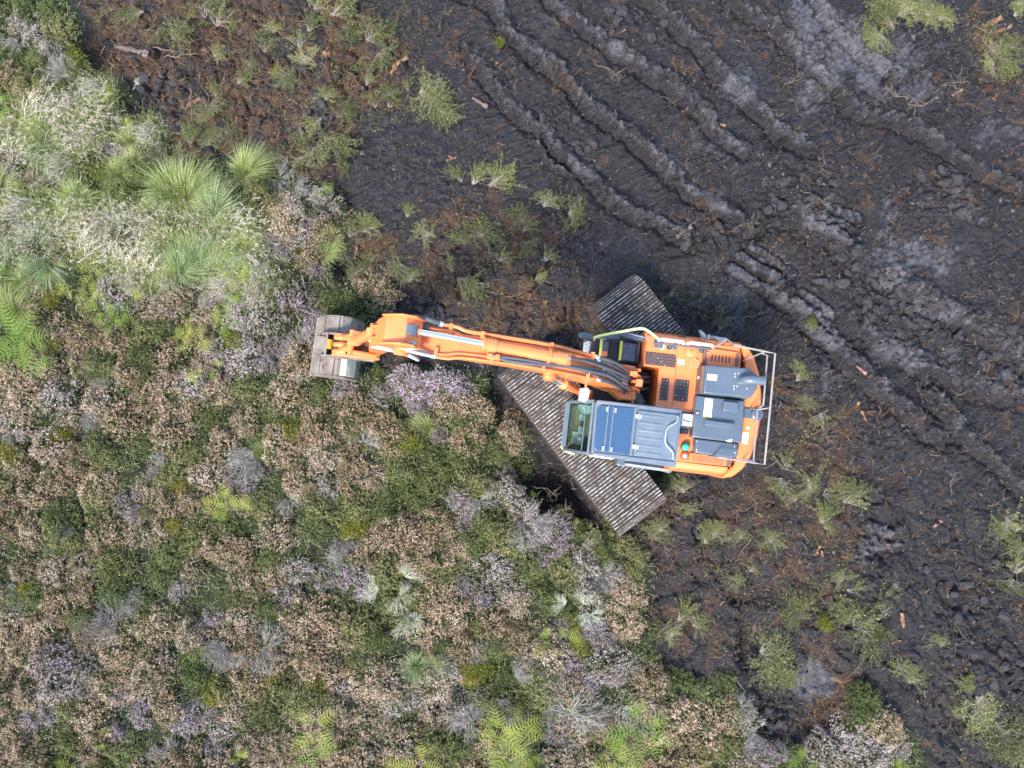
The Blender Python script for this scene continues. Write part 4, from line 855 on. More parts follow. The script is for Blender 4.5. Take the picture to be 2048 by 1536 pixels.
M_MOSS = plant_mat('yellow_moss', [(0, (.05, .06, .006)), (.4, (.13, .145, .012)), (.75, (.23, .23, .02)), (1, (.34, .30, .04))])
M_LITTER = plant_mat('peat_fibre', [(0, (.02, .012, .008)), (.3, (.06, .035, .02)), (.55, (.12, .085, .06)), (.75, (.22, .15, .09)), (.9, (.34, .28, .2)), (1, (.34, .14, .04))], rnd=0, transl=0)
M_GLIT = plant_mat('torn_leaf', [(0, (.04, .05, .02)), (.4, (.09, .11, .03)), (.75, (.18, .2, .06)), (1, (.3, .27, .1))], rnd=0)

def heather_mesh(name, seed, cover=.75, n=520, h=.42, flower_n=8):
    """dome of upright sprigs: dark leafy shoots, each with a head of tiny florets, on brown stems; radius about .5"""
    global rng; rng = np.random.default_rng(seed); B = Blades()
    a = U(0, 6.283, n); r = np.sqrt(U(0, 1, n)) * .5
    lob = .74 + .55 * vnoise(np.cos(a) * 1.9 + seed * 3.1, np.sin(a) * 1.9, seed)
    r = r * lob
    x, y = r * np.cos(a), r * np.sin(a)
    z = h * (1 - (r / (.5 * lob)) ** 2.4 * .8) * U(.78, 1.12, n) * (.72 + .5 * vnoise(x * 5 + 9, y * 5, seed + 3))
    tip = np.stack([x, y, z], -1)
    d = norm(np.stack([x * 1.5, y * 1.5, np.full(n, .5)], -1) + rng.normal(size=(n, 3)) * .16)
    clump = vnoise(x * 4.2 + 31, y * 4.2, seed + 5)
    tone = np.clip(.55 + rng.normal(size=n) * .12 + (clump - .5) * .5, 0, 1)
    ton2 = np.where(U(0, 1, n) < .2, -.3, .04) + U(-.08, .08, n)
    # stems
    root = np.stack([x * .25 + rng.normal(size=n) * .03, y * .25 + rng.normal(size=n) * .03, np.zeros(n)], -1)
    k = n // 2
    B.strand(np.stack([root[:k], (root[:k] + tip[:k]) * .5 + np.array([0, 0, -.02]), tip[:k] - d[:k] * .02]), np.full(k, .011), 2, U(.2, .8, k))
    # leaves
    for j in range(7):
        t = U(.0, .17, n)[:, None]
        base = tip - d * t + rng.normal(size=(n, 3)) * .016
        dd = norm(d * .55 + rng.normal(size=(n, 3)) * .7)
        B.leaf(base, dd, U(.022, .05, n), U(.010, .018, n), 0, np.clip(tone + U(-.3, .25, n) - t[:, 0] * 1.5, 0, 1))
    # florets
    fl = np.where(vnoise(x * 3.1 + 71, y * 3.1, seed + 8) + U(-.22, .22, n) < cover)[0]
    m = len(fl)
    for j in range(flower_n):
        t = U(-.015, .04, m)[:, None]
        base = tip[fl] - d[fl] * t + rng.normal(size=(m, 3)) * .012
        dd = norm(d[fl] * .25 + rng.normal(size=(m, 3)))
        B.leaf(base, dd, U(.017, .032, m), U(.014, .026, m), 1, np.clip(tone[fl] + U(-.3, .3, m) + ton2[fl], 0, 1))
    return B.mesh(name)
def dead_mesh(name, seed, fan=6.283, n=120, lean=.0):
    """leafless heather: wiry grey branches forking outwards from one root"""
    global rng; rng = np.random.default_rng(seed); B = Blades()
    nb = 9
    for q in range(nb):
        a0 = lean + U(-fan / 2, fan / 2, 1)[0]; L = U(.22, .62, 1)[0]
        k = n // nb
        a = a0 + rng.normal(size=k) * .26; rr = L * U(.55, 1.1, k); el = U(.05, .5, 1)[0] + rng.normal(size=k) * .14
        start = U(0, .45, k)
        p0 = np.stack([np.cos(a0) * L * start, np.sin(a0) * L * start, .05 + L * np.sin(el) * start], -1) + rng.normal(size=(k, 3)) * .012
        end = np.stack([np.cos(a) * rr, np.sin(a) * rr, .06 + rr * np.sin(el)], -1)
        m1 = p0 * .6 + end * .4 + rng.normal(size=(k, 3)) * .018; m2 = p0 * .25 + end * .75 + rng.normal(size=(k, 3)) * .02
        B.strand(np.stack([p0, m1, m2, end]), U(.005, .012, k), 0, U(.1, .9, k))
        # fine twigs at the ends
        kk = k * 4; src = np.repeat(np.arange(k), 4)
        e0 = m2[src] * U(0, 1, kk)[:, None] + end[src] * (1 - U(0, 1, kk))[:, None] * .0 + end[src] * .0
        e0 = m2[src] + (end[src] - m2[src]) * U(0, 1, kk)[:, None]
        dd = norm(end[src] - m2[src] + rng.normal(size=(kk, 3)) * .05) + rng.normal(size=(kk, 3)) * .3
        e1 = e0 + norm(dd) * U(.04, .12, kk)[:, None]
        B.strand(np.stack([e0, e1]), U(.003, .006, kk), 0, U(.3, 1, kk))
    t = np.linspace(0, 1, 4)
    return B.mesh(name)
def tussock_mesh(name, seed, n=900, lean=(0, 0), L=.62, pale=.35):
    """grass tuft: arching blades from one crown"""
    global rng; rng = np.random.default_rng(seed); B = Blades()
    a = U(0, 6.283, n); sp = U(.05, 1.15, n); l = L * U(.6, 1.15, n)
    dx = np.cos(a) * np.sin(sp) + lean[0] + rng.normal(size=n) * .05; dy = np.sin(a) * np.sin(sp) + lean[1] + rng.normal(size=n) * .05
    r0 = np.stack([np.cos(a) * U(0, .14, n), np.sin(a) * U(0, .14, n), np.zeros(n)], -1)
    pts = [r0]
    for t in (.35, .7, 1.0):
        out = t ** 1.35
        pts.append(r0 + np.stack([dx * l * out, dy * l * out, l * (t * .95 - .55 * t * t * np.sin(sp)) * np.cos(sp * .45)], -1))
    sh = np.clip(U(.1, .65, n) + (U(0, 1, n) < pale) * .4, 0, 1)
    B.strand(np.stack(pts), U(.006, .011, n), 0, sh)
    return B.mesh(name)
def heads_mesh(name, seed, n=120, lean=(.25, -.2)):
    """flowering grass: thin stalks leaning one way with feathery bleached heads over green blades"""
    global rng; rng = np.random.default_rng(seed); B = Blades()
    x, y = rng.normal(size=n) * .22, rng.normal(size=n) * .22; l = U(.35, .62, n)
    r0 = np.stack([x, y, np.zeros(n)], -1); a = U(0, 6.283, n)
    dx = lean[0] + np.cos(a) * .28; dy = lean[1] + np.sin(a) * .28
    p1 = r0 + np.stack([dx * l * .35, dy * l * .35, l * .6], -1); p2 = r0 + np.stack([dx * l, dy * l, l * .85], -1)
    B.strand(np.stack([r0, p1, p2]), np.full(n, .005), 0, U(.3, .9, n), taper=False)
    for j in range(14):
        t = U(-.04, .17, n)[:, None]; dd = norm(p2 - p1)
        B.leaf(p2 - dd * t + rng.normal(size=(n, 3)) * .011, dd + rng.normal(size=(n, 3)) * .45, U(.02, .055, n), U(.006, .013, n), 0, U(.15, 1, n))
    k = 560; x, y = rng.normal(size=k) * .26, rng.normal(size=k) * .26; a = U(0, 6.283, k); l = U(.2, .42, k)
    r0 = np.stack([x, y, np.zeros(k)], -1)
    B.strand(np.stack([r0, r0 + np.stack([np.cos(a) * l * .3, np.sin(a) * l * .3, l * .6], -1), r0 + np.stack([np.cos(a) * l * .85, np.sin(a) * l * .85, l * .7], -1)]), U(.005, .01, k), 1, U(0, .8, k))
    return B.mesh(name)
def frond_pts(L, n, arch): 
    t = np.linspace(0, 1, n); return np.stack([t * L, np.zeros(n), arch * np.sin(t * 2.4) * L], -1)
def fern_mesh(name, seed, fronds=5, L=.8, fan=6.283, a0=0.):
    """bracken: arching fronds, each a stalk with pairs of toothed leaflets"""
    global rng; rng = np.random.default_rng(seed); B = Blades()
    for f in range(fronds):
        a = a0 + (f + U(-.3, .3, 1)[0]) / fronds * fan; l = L * U(.7, 1.1, 1)[0]; el = U(.25, .5, 1)[0]
        c, s_ = math.cos(a), math.sin(a); rot = np.array([[c, s_, 0], [-s_, c, 0], [0, 0, 1]])
        P = frond_pts(l, 10, el) + np.array([.04, 0, .06]); bend = U(-.35, .35, 1)[0]
        P[:, 1] += bend * (P[:, 0] ** 2); P = P @ rot
        B.strand(P[:, None, :], np.array([.009]), 2, np.array([.5]))
        tone = U(-.15, .2, 1)[0]
        for i in range(1, 9):
            t = i / 9; pl = l * .40 * math.sin(math.pi * (t ** .8 * .86 + .06)) * (1.15 - t * .5)
            tan = norm(P[i + 1] - P[i - 1]); sd0 = norm(np.cross(tan, np.array([0, 0, 1.])))
            for sg in (-1, 1):
                dirp = norm(sd0 * sg + tan * .55 + np.array([0, 0, U(-.25, .15, 1)[0]]))
                k = max(3, int(pl / .030)); tt = (np.arange(k) + .5) / k
                base = P[i] + dirp * (pl * tt)[:, None]; B.strand(np.stack([P[i][None], (P[i] + dirp * pl)[None]]), np.array([.008]), 0, np.array([.35]))
                side = norm(np.cross(dirp, np.array([0, 0, 1.]))); ln = .023 * (1 - tt * .7) * (pl / .2 + .25)
                for q in (-1, 1):
                    d2 = norm(side * q + dirp * .5)[None, :].repeat(k, 0) + rng.normal(size=(k, 3)) * .08
                    B.leaf(base, d2, ln, ln * .55, U(0, 1, k) < .0, np.clip(.5 + tone + U(-.22, .22, k), 0, 1), roll=np.array([[0, 0, 1.]]).repeat(k, 0) + rng.normal(size=(k, 3)) * .3)
    for i, mm in enumerate(B.m): B.m[i] = np.asarray(mm).astype(int)
    return B.mesh(name)
def sprig_mesh(name, seed, n=46, bare=.35, wild=.0):
    """heather pulled up and lying on its side: bare woody stems at one end, leafy shoots at the other; length about 1 along x"""
    global rng; rng = np.random.default_rng(seed); B = Blades()
    a = rng.normal(size=n) * (.34 + wild); l = U(.35, 1.0, n)
    r0 = np.stack([U(-.12, .05, n), rng.normal(size=n) * .03, U(.02, .08, n)], -1)
    bend = rng.normal(size=n) * (.25 + wild)
    pts = [r0]
    for t in (.3, .6, 1.0):
        aa = a + bend * t
        pts.append(r0 + np.stack([np.cos(aa) * l * t * .85, np.sin(aa) * l * t * .85, .07 * np.sin(t * 2.6) + U(-.02, .05, n)], -1))
    B.strand(np.stack(pts), U(.010, .02, n), 2, U(.25, 1, n))
    for j in range(44):
        t = np.sqrt(U(bare ** 2, 1, n))[:, None]
        i = np.clip((t * 2.999 / 1).astype(int), 0, 2)[:, 0]
        st = np.array([0, .3, .6, 1.0]); P = np.stack(pts)
        f = ((t[:, 0] - st[i]) / (st[i + 1] - st[i]))[:, None]
        f = np.clip(f, 0, 1); base = P[i, np.arange(n)] * (1 - f) + P[i + 1, np.arange(n)] * f + rng.normal(size=(n, 3)) * .03
        d = norm(np.stack([np.cos(a), np.sin(a), np.full(n, .25)], -1) + rng.normal(size=(n, 3)) * .5)
        B.leaf(base, d, U(.035, .075, n), U(.012, .026, n), (U(0, 1, n) < .35).astype(int), np.clip(U(.1, .9, n), 0, 1))
    return B.mesh(name)
def moss_mesh(name, seed, n=900):
    global rng; rng = np.random.default_rng(seed); B = Blades()
    a = U(0, 6.283, n); r = np.sqrt(U(0, 1, n)) * .5 * (.7 + .5 * vnoise(np.cos(a) * 2 + seed, np.sin(a) * 2, seed))
    z = .22 * (1 - (r / .5) ** 2) * U(.7, 1.1, n)
    p = np.stack([r * np.cos(a), r * np.sin(a), np.maximum(z, .02)], -1)
    B.leaf(p, rng.normal(size=(n, 3)) + np.array([0, 0, .8]), U(.05, .13, n), U(.012, .03, n), 0, U(.1, 1, n))
    return B.mesh(name)
def tube_mesh(name, paths, mat_shade=None, sides=6):
    """round twigs: list of (points, radius0, radius1)"""
    V = []; Q = []; SH = []
    for pts, r0, r1 in paths:
        pts = np.asarray(pts, float); k = len(pts); b = sum(len(v) for v in V); ring = []
        for i in range(k):
            d = norm(pts[min(i + 1, k - 1)] - pts[max(i - 1, 0)]); s1 = np.cross(d, [0, 0, 1.]); 
            if np.linalg.norm(s1) < 1e-3: s1 = np.cross(d, [0, 1., 0])
            s1 = norm(s1); s2 = np.cross(s1, d); rad = r0 + (r1 - r0) * i / (k - 1)
            ang = np.arange(sides) / sides * 6.283
            ring.append(pts[i] + rad * (np.cos(ang)[:, None] * s1 + np.sin(ang)[:, None] * s2))
        V.append(np.concatenate(ring))
        for i in range(k - 1):
            for j in range(sides):
                j2 = (j + 1) % sides
                Q.append((b + i * sides + j, b + i * sides + j2, b + (i + 1) * sides + j2, b + (i + 1) * sides + j)); SH.append(.5)
        for e in (0, k - 1):
            for j in range(1, sides - 1, 2):
                Q.append((b + e * sides, b + e * sides + j, b + e * sides + j + 1, b + e * sides + min(j + 2, sides - 1)) if j + 2 < sides else (b + e * sides, b + e * sides + j, b + e * sides + j + 1, b + e * sides + j + 1)); SH.append(.7)
    V = np.concatenate(V)
    bm = bmesh.new(); vv_ = [bm.verts.new(v) for v in V]
    for q in Q:
        q2 = list(dict.fromkeys(q))
        if len(q2) >= 3:
            try: bm.faces.new([vv_[i] for i in q2])
            except ValueError: pass
    me = bpy.data.meshes.new(name); bm.to_mesh(me); bm.free()
    a = me.attributes.new('shade', 'FLOAT', 'FACE'); a.data.foreach_set('value', np.random.default_rng(len(V)).uniform(.2, .8, len(me.polygons)).astype(np.float32))
    for p in me.polygons: p.use_smooth = True
    return me
def branch_mesh(name, seed, forks=3, L=1.0):
    r = np.random.default_rng(seed); paths = []
    n = 9; p = np.cumsum(np.stack([np.full(n, L / n), r.normal(size=n) * .05 * L, r.normal(size=n) * .012], -1), 0); p[:, 2] += .035 - p[:, 2].min()
    paths.append((p, .016 * L, .005 * L))
    for f in range(forks):
        i = r.integers(2, 7); ang = r.choice([-1, 1]) * r.uniform(.4, .95); m = 5; l = L * r.uniform(.2, .45)
        base = p[i]; d = p[i + 1] - p[i]; a0 = math.atan2(d[1], d[0]) + ang
        q = np.stack([base + np.array([math.cos(a0 + .15 * j * r.normal()) * l * j / m, math.sin(a0 + .15 * j * r.normal()) * l * j / m, .02 * j * r.uniform(0, 1)]) for j in range(m + 1)])
        paths.append((q, .010 * L, .003 * L))
    return tube_mesh(name, paths, sides=5)
def clod_mesh(name, seed):
    r = np.random.default_rng(seed); bm = bmesh.new(); bmesh.ops.create_icosphere(bm, subdivisions=3, radius=.5)
    s = np.array([v.co[:] for v in bm.verts]); f1, f2, cc = worley((s[:, 0] + s[:, 2] * .7) * 2.4 + seed, (s[:, 1] - s[:, 2] * .5) * 2.4, seed)
    k = .6 + .55 * cc * (1 - f1) + .3 * (vnoise(s[:, 0] * 3 + 5 + seed, s[:, 1] * 3 + s[:, 2] * 2, seed) - .5) + .22 * (vnoise(s[:, 0] * 9, s[:, 1] * 9 + s[:, 2] * 7, seed) - .5)
    for v, q in zip(bm.verts, k): v.co = v.co * float(q); v.co.z = v.co.z * .55; v.co.x *= 1.25
    me = bpy.data.meshes.new(name); bm.to_mesh(me); bm.free()
    for p in me.polygons: p.use_smooth = True
    return me
def chip_mesh(name, seed):
    """broken piece of bog wood: a splintered slab"""
    r = np.random.default_rng(seed); bm = bmesh.new(); n = 9
    top = [];
    for i in range(n):
        x = -.5 + i / (n - 1); w = .11 + .05 * r.normal() * .6; w = max(.04, w) * (1 - .5 * abs(x) ** 3)
        top.append([bm.verts.new((x + r.normal() * .015, sgn * w + r.normal() * .012, z + r.normal() * .012)) for sgn, z in ((-1, .0), (-1, .09), (-.2, .13), (1, .09), (1, .0))])
    for a, c in zip(top[:-1], top[1:]):
        for j in range(5): bm.faces.new((a[j], a[(j + 1) % 5], c[(j + 1) % 5], c[j]))
    bm.faces.new(top[0]); bm.faces.new(top[-1][::-1]); bmesh.ops.recalc_face_normals(bm, faces=bm.faces)
    me = bpy.data.meshes.new(name); bm.to_mesh(me); bm.free(); return me

HEATHER = [heather_mesh('heather_mesh', 11 + i, c) for i, c in enumerate((.80, .70, .92, .6, .75, .55, .85))]
DEAD = [dead_mesh('dead_heather_mesh', 31), dead_mesh('dead_heather_mesh', 32, 3.4, 150), dead_mesh('dead_heather_mesh', 33, 2.2, 170), dead_mesh('dead_heather_mesh', 34, 1.9, 120)]
TUSS = [tussock_mesh('tussock_mesh', 41), tussock_mesh('tussock_mesh', 42, 1000, (.35, .1), .7, .3), tussock_mesh('tussock_mesh', 43, 900, (-.1, -.3), .66, .5), tussock_mesh('tussock_mesh', 44, 700, (.2, -.35), .5, .2)]
HEADS = [heads_mesh('grass_heads_mesh', 51), heads_mesh('grass_heads_mesh', 52, 150, (-.1, -.35)), heads_mesh('grass_heads_mesh', 53, 100, (.4, .1))]
FERN = [fern_mesh('fern_mesh', 61, 5), fern_mesh('fern_mesh', 62, 4, .85), fern_mesh('fern_mesh', 63, 3, .75, 3.2), fern_mesh('fern_mesh', 64, 2, .7, 2.4)]
SPRIG = [sprig_mesh('sprig_mesh', 71), sprig_mesh('sprig_mesh', 72, 60, .2), sprig_mesh('sprig_mesh', 73, 34, .5), sprig_mesh('sprig_mesh', 74, 70, .1, .25), sprig_mesh('sprig_mesh', 75, 40, .45, .5), sprig_mesh('sprig_mesh', 76, 60, .15, .9), sprig_mesh('sprig_mesh', 77, 26, .6, .4), sprig_mesh('sprig_mesh', 78, 90, .05, .6)]
MOSS = [moss_mesh('moss_mesh', 81), moss_mesh('moss_mesh', 82)]
BRANCH = [branch_mesh('branch_mesh', 91, 3), branch_mesh('branch_mesh', 92, 1), branch_mesh('branch_mesh', 93, 5), branch_mesh('branch_mesh', 94, 0)]
CLOD = [clod_mesh('clod_mesh', 101 + i) for i in range(5)]
CHIP = [chip_mesh('chip_mesh', 111 + i) for i in range(3)]
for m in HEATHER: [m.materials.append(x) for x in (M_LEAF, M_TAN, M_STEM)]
for m in DEAD: m.materials.append(M_GREY)
for m in TUSS: m.materials.append(M_GRASS)
for m in HEADS: [m.materials.append(x) for x in (M_STRAW, M_GRASS)]
for m in FERN: [m.materials.append(x) for x in (M_FERN, M_FERN, M_STEM)]
M_BARK = plant_mat('torn_stem', [(0, (.04, .03, .022)), (.4, (.12, .095, .075)), (.75, (.25, .21, .17)), (1, (.36, .32, .27))], transl=0)
for m in SPRIG: [m.materials.append(x) for x in (M_LEAF2, M_OLIVE, M_BARK)]
for m in MOSS: m.materials.append(M_MOSS)
M_TWIG = plant_mat('weathered_twig', [(0, (.03, .021, .016)), (.4, (.075, .056, .042)), (.7, (.14, .11, .088)), (1, (.22, .155, .10))], rnd=.8, transl=0)
for m in BRANCH: m.materials.append(M_TWIG)
M_CLOD, _nt, _b = new_mat('peat_lump')
_n = noise_node(_nt, 9, 6, .7); _r = ramp(_nt, [(.3, (.010, .0082, .009)), (.5, (.03, .0245, .027)), (.7, (.085, .07, .075))]); _nt.links.new(_n.outputs[0], _r.inputs[0]); _nt.links.new(_r.outputs[0], _b.inputs['Base Color'])
_b.inputs['Roughness'].default_value = .6; _bp = _nt.nodes.new('ShaderNodeBump'); _bp.inputs['Distance'].default_value = .04; _nt.links.new(_n.outputs[0], _bp.inputs['Height']); _nt.links.new(_bp.outputs[0], _b.inputs['Normal'])
for m in CLOD: m.materials.append(M_CLOD)
def wood_mat(name, a, c):
    m, nt, b = new_mat(name); n = noise_node(nt, 5, 6, .7); n.inputs['Distortion'].default_value = .6
    r = ramp(nt, [(.35, tuple(q * .45 for q in a)), (.5, a), (.7, c)]); nt.links.new(n.outputs[0], r.inputs[0]); nt.links.new(r.outputs[0], b.inputs['Base Color']); b.inputs['Roughness'].default_value = .75; return m
M_WOOD = wood_mat('broken_orange_wood', (.15, .07, .032), (.34, .20, .105)); M_LOG = wood_mat('old_bark', (.10, .07, .055), (.2, .15, .12)); M_LICHEN = wood_mat('lichened_wood', (.26, .27, .24), (.46, .48, .43)); M_PINKWOOD = wood_mat('pink_wood', (.2, .09, .065), (.36, .21, .165))
for m in CHIP: m.materials.append(M_WOOD)

# ---------------------------------------------------------------- saying where a thing is
MARKS = [((665, 700), 'the excavator bucket'), ((930, 700), 'the orange boom'), ((1040, 850), 'the lower track end'), ((1250, 1070), 'the lower track corner'), ((1230, 580), 'the upper track'),
         ((1530, 830), 'the counterweight'), ((1400, 960), 'the vented panel'), ((30, 30), 'the top left corner'), ((1020, 5), 'the top edge middle'), ((2020, 30), 'the top right corner'), ((10, 780), 'the left edge middle'),
         ((30, 1510), 'the bottom left corner'), ((1024, 1530), 'the bottom edge middle'), ((2020, 1510), 'the bottom right corner'), ((2040, 780), 'the right edge middle'), ((355, 400), 'the big tussock'),
         ((60, 680), 'the left bracken patch'), ((510, 910), 'the whitish dead fan'), ((830, 960), 'the deep green mound'), ((790, 1190), 'the three plumed tuft'), ((1140, 1415), 'the broad yellow centred deadwood'),
         ((1270, 1450), 'the bottom bracken patch'), ((1620, 1370), 'the grey hollow'), ((930, 1015), 'the vivid purple patch'), ((390, 690), 'the bright yellow bracken'), ((280, 180), 'the black hole'), ((215, 1230), 'the forking bare branches'),
         ((940, 480), 'the torn heather island'), ((1800, 60), 'the upper green clump'), ((1720, 825), 'the orange wood'), ((1540, 540), 'the grey track slots'), ((1810, 490), 'the pale peat patch'), ((470, 1280), 'the lower grey branches')]
def where(px, py):
    best = min(MARKS, key=lambda m: math.hypot(px - m[0][0], py - m[0][1]))
    dx, dy = px - best[0][0], py - best[0][1]; d = math.hypot(dx, dy) / 85.0
    a = math.degrees(math.atan2(-dy, dx)) % 360
    dirs = ['right of', 'above and right of', 'above', 'above and left of', 'left of', 'below and left of', 'below', 'below and right of'][int(((a + 22.5) % 360) // 45)]
    if d < .45: return 'right at ' + best[1]
    num = {0: 'just', 1: 'a metre', 2: 'two metres', 3: 'three metres', 4: 'four metres', 5: 'five metres'}.get(int(round(d)), 'some way')
    return f'{num} {dirs} {best[1]}'
LABELS = {}
def label_for(kind, px, py, scale, sizes):
    base = where(px, py)
    for s in sizes:
        l = f'{s}{kind} {base}'.strip()
        if l not in LABELS: break
    LABELS[l] = LABELS.get(l, 0) + 1
    return l
random.seed(5)
PLACED = []
def plant(name, meshes, px, py, size, kind, cat, group, mats=None, hz=1.0, rot=None, sizes=None, sx=1.0, sink=.03, tilt=.12, var=None):
    x, y, z = at(px, py); me = meshes[var] if var is not None else random.choice(meshes)
    o = bpy.data.objects.new(name, me); C.objects.link(o)
    o.location = (x, y, z - sink); o.rotation_euler = (random.gauss(0, tilt), random.gauss(0, tilt), random.uniform(0, 6.283) if rot is None else rot)
    o.scale = (size * sx, size, size * hz)
    if mats:
        for i, m in mats.items(): o.material_slots[i].link = 'OBJECT'; o.material_slots[i].material = m
    sizes = sizes or (('broad ', 'wide ', 'large ') if size > 1.0 else ('small ', 'low ', 'narrow ') if size < .75 else ('', 'rounded ', 'lumpy '))
    tag(o, label_for(kind, px, py, size, sizes), cat, group); PLACED.append((px, py, size)); return o
# ---------------------------------------------------------------- the living heath, plant by plant
G_H = 'heather bushes of the uncut heath'
KIND = {'tan': (M_TAN, 'tan faded heather bush', .9), 'salmon': (M_SALMON, 'dusty pink heather bush', .9), 'purple': (M_PURPLE, 'purple flowering heather bush', .85),
        'mauve': (M_MAUVE, 'pale mauve heather bush', .9), 'green': (M_GREENTIP, 'deep green heather bush', .95), 'olive': (M_OLIVE, 'olive green heather bush', .95)}
PURPLE = [(600,612,1.0),(628,650,.7),(540,722,.6),(556,690,.55),(575,705,.5),(815,760,.85),(850,785,.9),(885,770,.8),(930,775,.7),(838,820,.6),(700,790,.7),(775,800,.6),(500,965,.7),(475,950,.6),(255,1012,.7),(290,1020,.6),
          (905,1010,.55),(930,1018,.6),(925,1040,.45),(1085,1070,.7),(1105,1095,.75),(1060,1060,.6),(1130,1045,.6),(1080,1110,.5),(940,1182,.6),(955,1200,.6),(1120,1240,.5),(1133,1245,.4),(1195,1240,.55),(1205,1265,.6),(1215,1290,.55),(1180,1275,.5),
          (1150,1320,.7),(1190,1345,.7),(1215,1350,.6),(1105,1440,.5),(1110,1475,.55),(1150,1490,.5),(655,1165,.6),(690,1090,.55),(250,1405,.65),(300,1425,.7),(370,1440,.7),(400,1425,.6),(240,1475,.7),(90,1425,.6),(60,1440,.6),
          (440,1500,.6),(1525,1495,.6),(1550,1510,.5),(230,305,.55),(205,290,.5),(235,245,.45),(545,480,.55),(615,445,.6),(640,420,.5),(575,500,.7),(360,1170,.5),(640,545,.6),(850,1105,.4),(875,870,.5),(1010,965,.6),(1235,1290,.5),(895,1240,.45),(160,1380,.6),(430,1240,.5)]
MAUVE = [(440,700,.8),(500,680,.8),(530,640,.9),(480,640,.8),(1700,1455,.9),(1745,1505,.9),(1650,1490,.8),(1790,1500,.7),(1000,990,.8),(1040,1010,.8),(440,1450,.8),(80,75,.8),(45,50,.8),(110,95,.7),(1500,1440,.6),(600,480,.9),(690,1380,.7),(905,1340,.7),(990,1130,.8),
         (640,395,.6),(665,420,.6),(590,420,.8),(20,330,.8),(30,350,.8),(640,700,.6),(1170,1120,.8),(1240,1160,.7),(660,980,.7),(1020,1190,.8)]
GREEN = [(800,950,1.15),(850,960,1.15),(830,990,1.0),(870,930,.95),(780,985,.9),(480,1180,1.),(455,1050,1.),(230,370,1.),(285,350,1.),(250,410,.9),(330,330,.9),(1005,1335,.9),(1090,1180,1.),(1060,1150,.9),(840,1345,.7),(1380,1385,.9),(1345,1370,.8),(1440,1380,.8),(1700,1400,.9),(1730,1430,.9),(1725,1390,.8),
         (80,130,1.),(125,190,1.),(140,150,.9),(60,20,1.),(110,30,1.),(400,900,.9),(90,1180,1.),(170,1230,1.),(640,1050,1.),(555,1110,1.),(330,1140,1.),(1000,905,.9),(960,1090,.9),(905,900,.9),(935,845,.8),(700,600,.8),(660,600,.8),(720,650,.7),(690,745,.6),(640,790,.7),(760,740,.6),(820,740,.6),
         (1010,1000,.7),(1130,1170,.8),(1120,1210,.7),(950,1300,.7),(880,1290,.7),(560,830,.9),(280,900,.8),(20,560,1.),(20,120,1.),(165,250,.8),(300,1210,.9),(400,1310,.9),(540,1210,.9),(1200,1110,.8),(1160,1070,.7),(710,1330,.9),(420,840,.8),(700,870,.7),(1310,1330,.7),(1590,1510,.6)]
OLIVE = [(60,170,1.),(85,215,1.1),(40,210,1.),(110,230,.9),(570,440,1.),(200,1000,1.),(550,1380,1.1),(530,1420,1.),(590,1400,.9),(150,1080,1.),(1230,1085,.8),(1270,1120,.7),(330,960,.9),(1450,1480,1.),(1400,1500,1.),(960,1250,.8),(770,1200,.8),(1215,1055,.7),(1265,1150,.7),(880,1150,.8)]
TAN = [(1255,1200,.9),(1265,1240,.9),(1240,1180,.8),(1360,1420,1.),(1330,1460,1.),(1410,1460,1.),(1380,1510,1.),(1450,1430,.9),(1320,1520,1.),(1260,1490,.8),(800,1060,1.),(850,1080,1.),(890,1060,.9),(830,1110,.9),(760,1085,.8),(910,1100,.7),(860,1190,1.),(890,1230,1.),(850,1260,.9),(920,1280,.9),(980,1240,.9),(1010,1210,.8),
       (1030,1270,.8),(860,1310,.8),(930,1330,.7),(470,1110,.9),(430,1100,.9),(500,1170,.8),(600,1240,1.),(640,1230,1.),(560,1160,.8),(400,1000,.9),(300,800,.9),(250,850,1.),(350,870,1.),(130,950,1.),(170,930,.9),(210,960,.9),(340,780,1.),(380,830,.9),(430,780,.9),(60,800,1.),(30,760,1.),
       (350,640,.9),(400,650,.8),(420,620,.8),(350,590,.8),(90,590,.8),(60,620,.8),(1205,1450,.7),(580,450,.9),(555,420,.9),(620,520,.8),(60,190,.9),(30,150,.8),(620,1300,1.),(650,1330,1.),(680,1280,.9),(540,1310,.9),(760,590,.8),(740,570,.7),(770,560,.6),(1020,870,.7),(1035,840,.6),(960,830,.8),(940,870,.8)]
cand = [(p, 'purple') for p in PURPLE] + [(p, 'mauve') for p in MAUVE] + [(p, 'green') for p in GREEN] + [(p, 'olive') for p in OLIVE] + [(p, 'tan') for p in TAN]
NAME = {'tan': 'tan_heather', 'salmon': 'pink_heather', 'purple': 'purple_heather', 'mauve': 'mauve_heather', 'green': 'green_heather', 'olive': 'olive_heather'}
def heather(px, py, size, k):
    m, lab, hz = KIND[k]
    var = {'green': [3, 5], 'olive': [3, 1, 5], 'tan': [0, 1, 2, 4, 6], 'salmon': [0, 1, 2, 4, 6], 'purple': [0, 2, 4, 6, 1], 'mauve': [0, 1, 3, 4, 5]}[k]
    o = plant(NAME[k], HEATHER, px, py, size, lab, 'heather', f'{k} coloured heather bushes of the uncut heath' if k not in ('tan', 'salmon') else f'{"tan" if k == "tan" else "dusty pink"} heather bushes of the uncut heath',
              {1: m}, hz * random.uniform(.75, 1.15), var=random.choice(var), sx=random.uniform(.85, 1.2), sink=.05)
for (px, py, s), k in cand: heather(px + random.gauss(0, 6), py + random.gauss(0, 6), s * (.84 if k in ('green', 'olive') else 1.06), k)
def in_heath(px, py, margin=0): return float(poly_dist(HEATH, np.array(float(px)), np.array(float(py)))) > margin
def grassy(px, py): return px < 520 - max(0, 300 - py) * 1.2 and 240 < py < 585 and px > -60
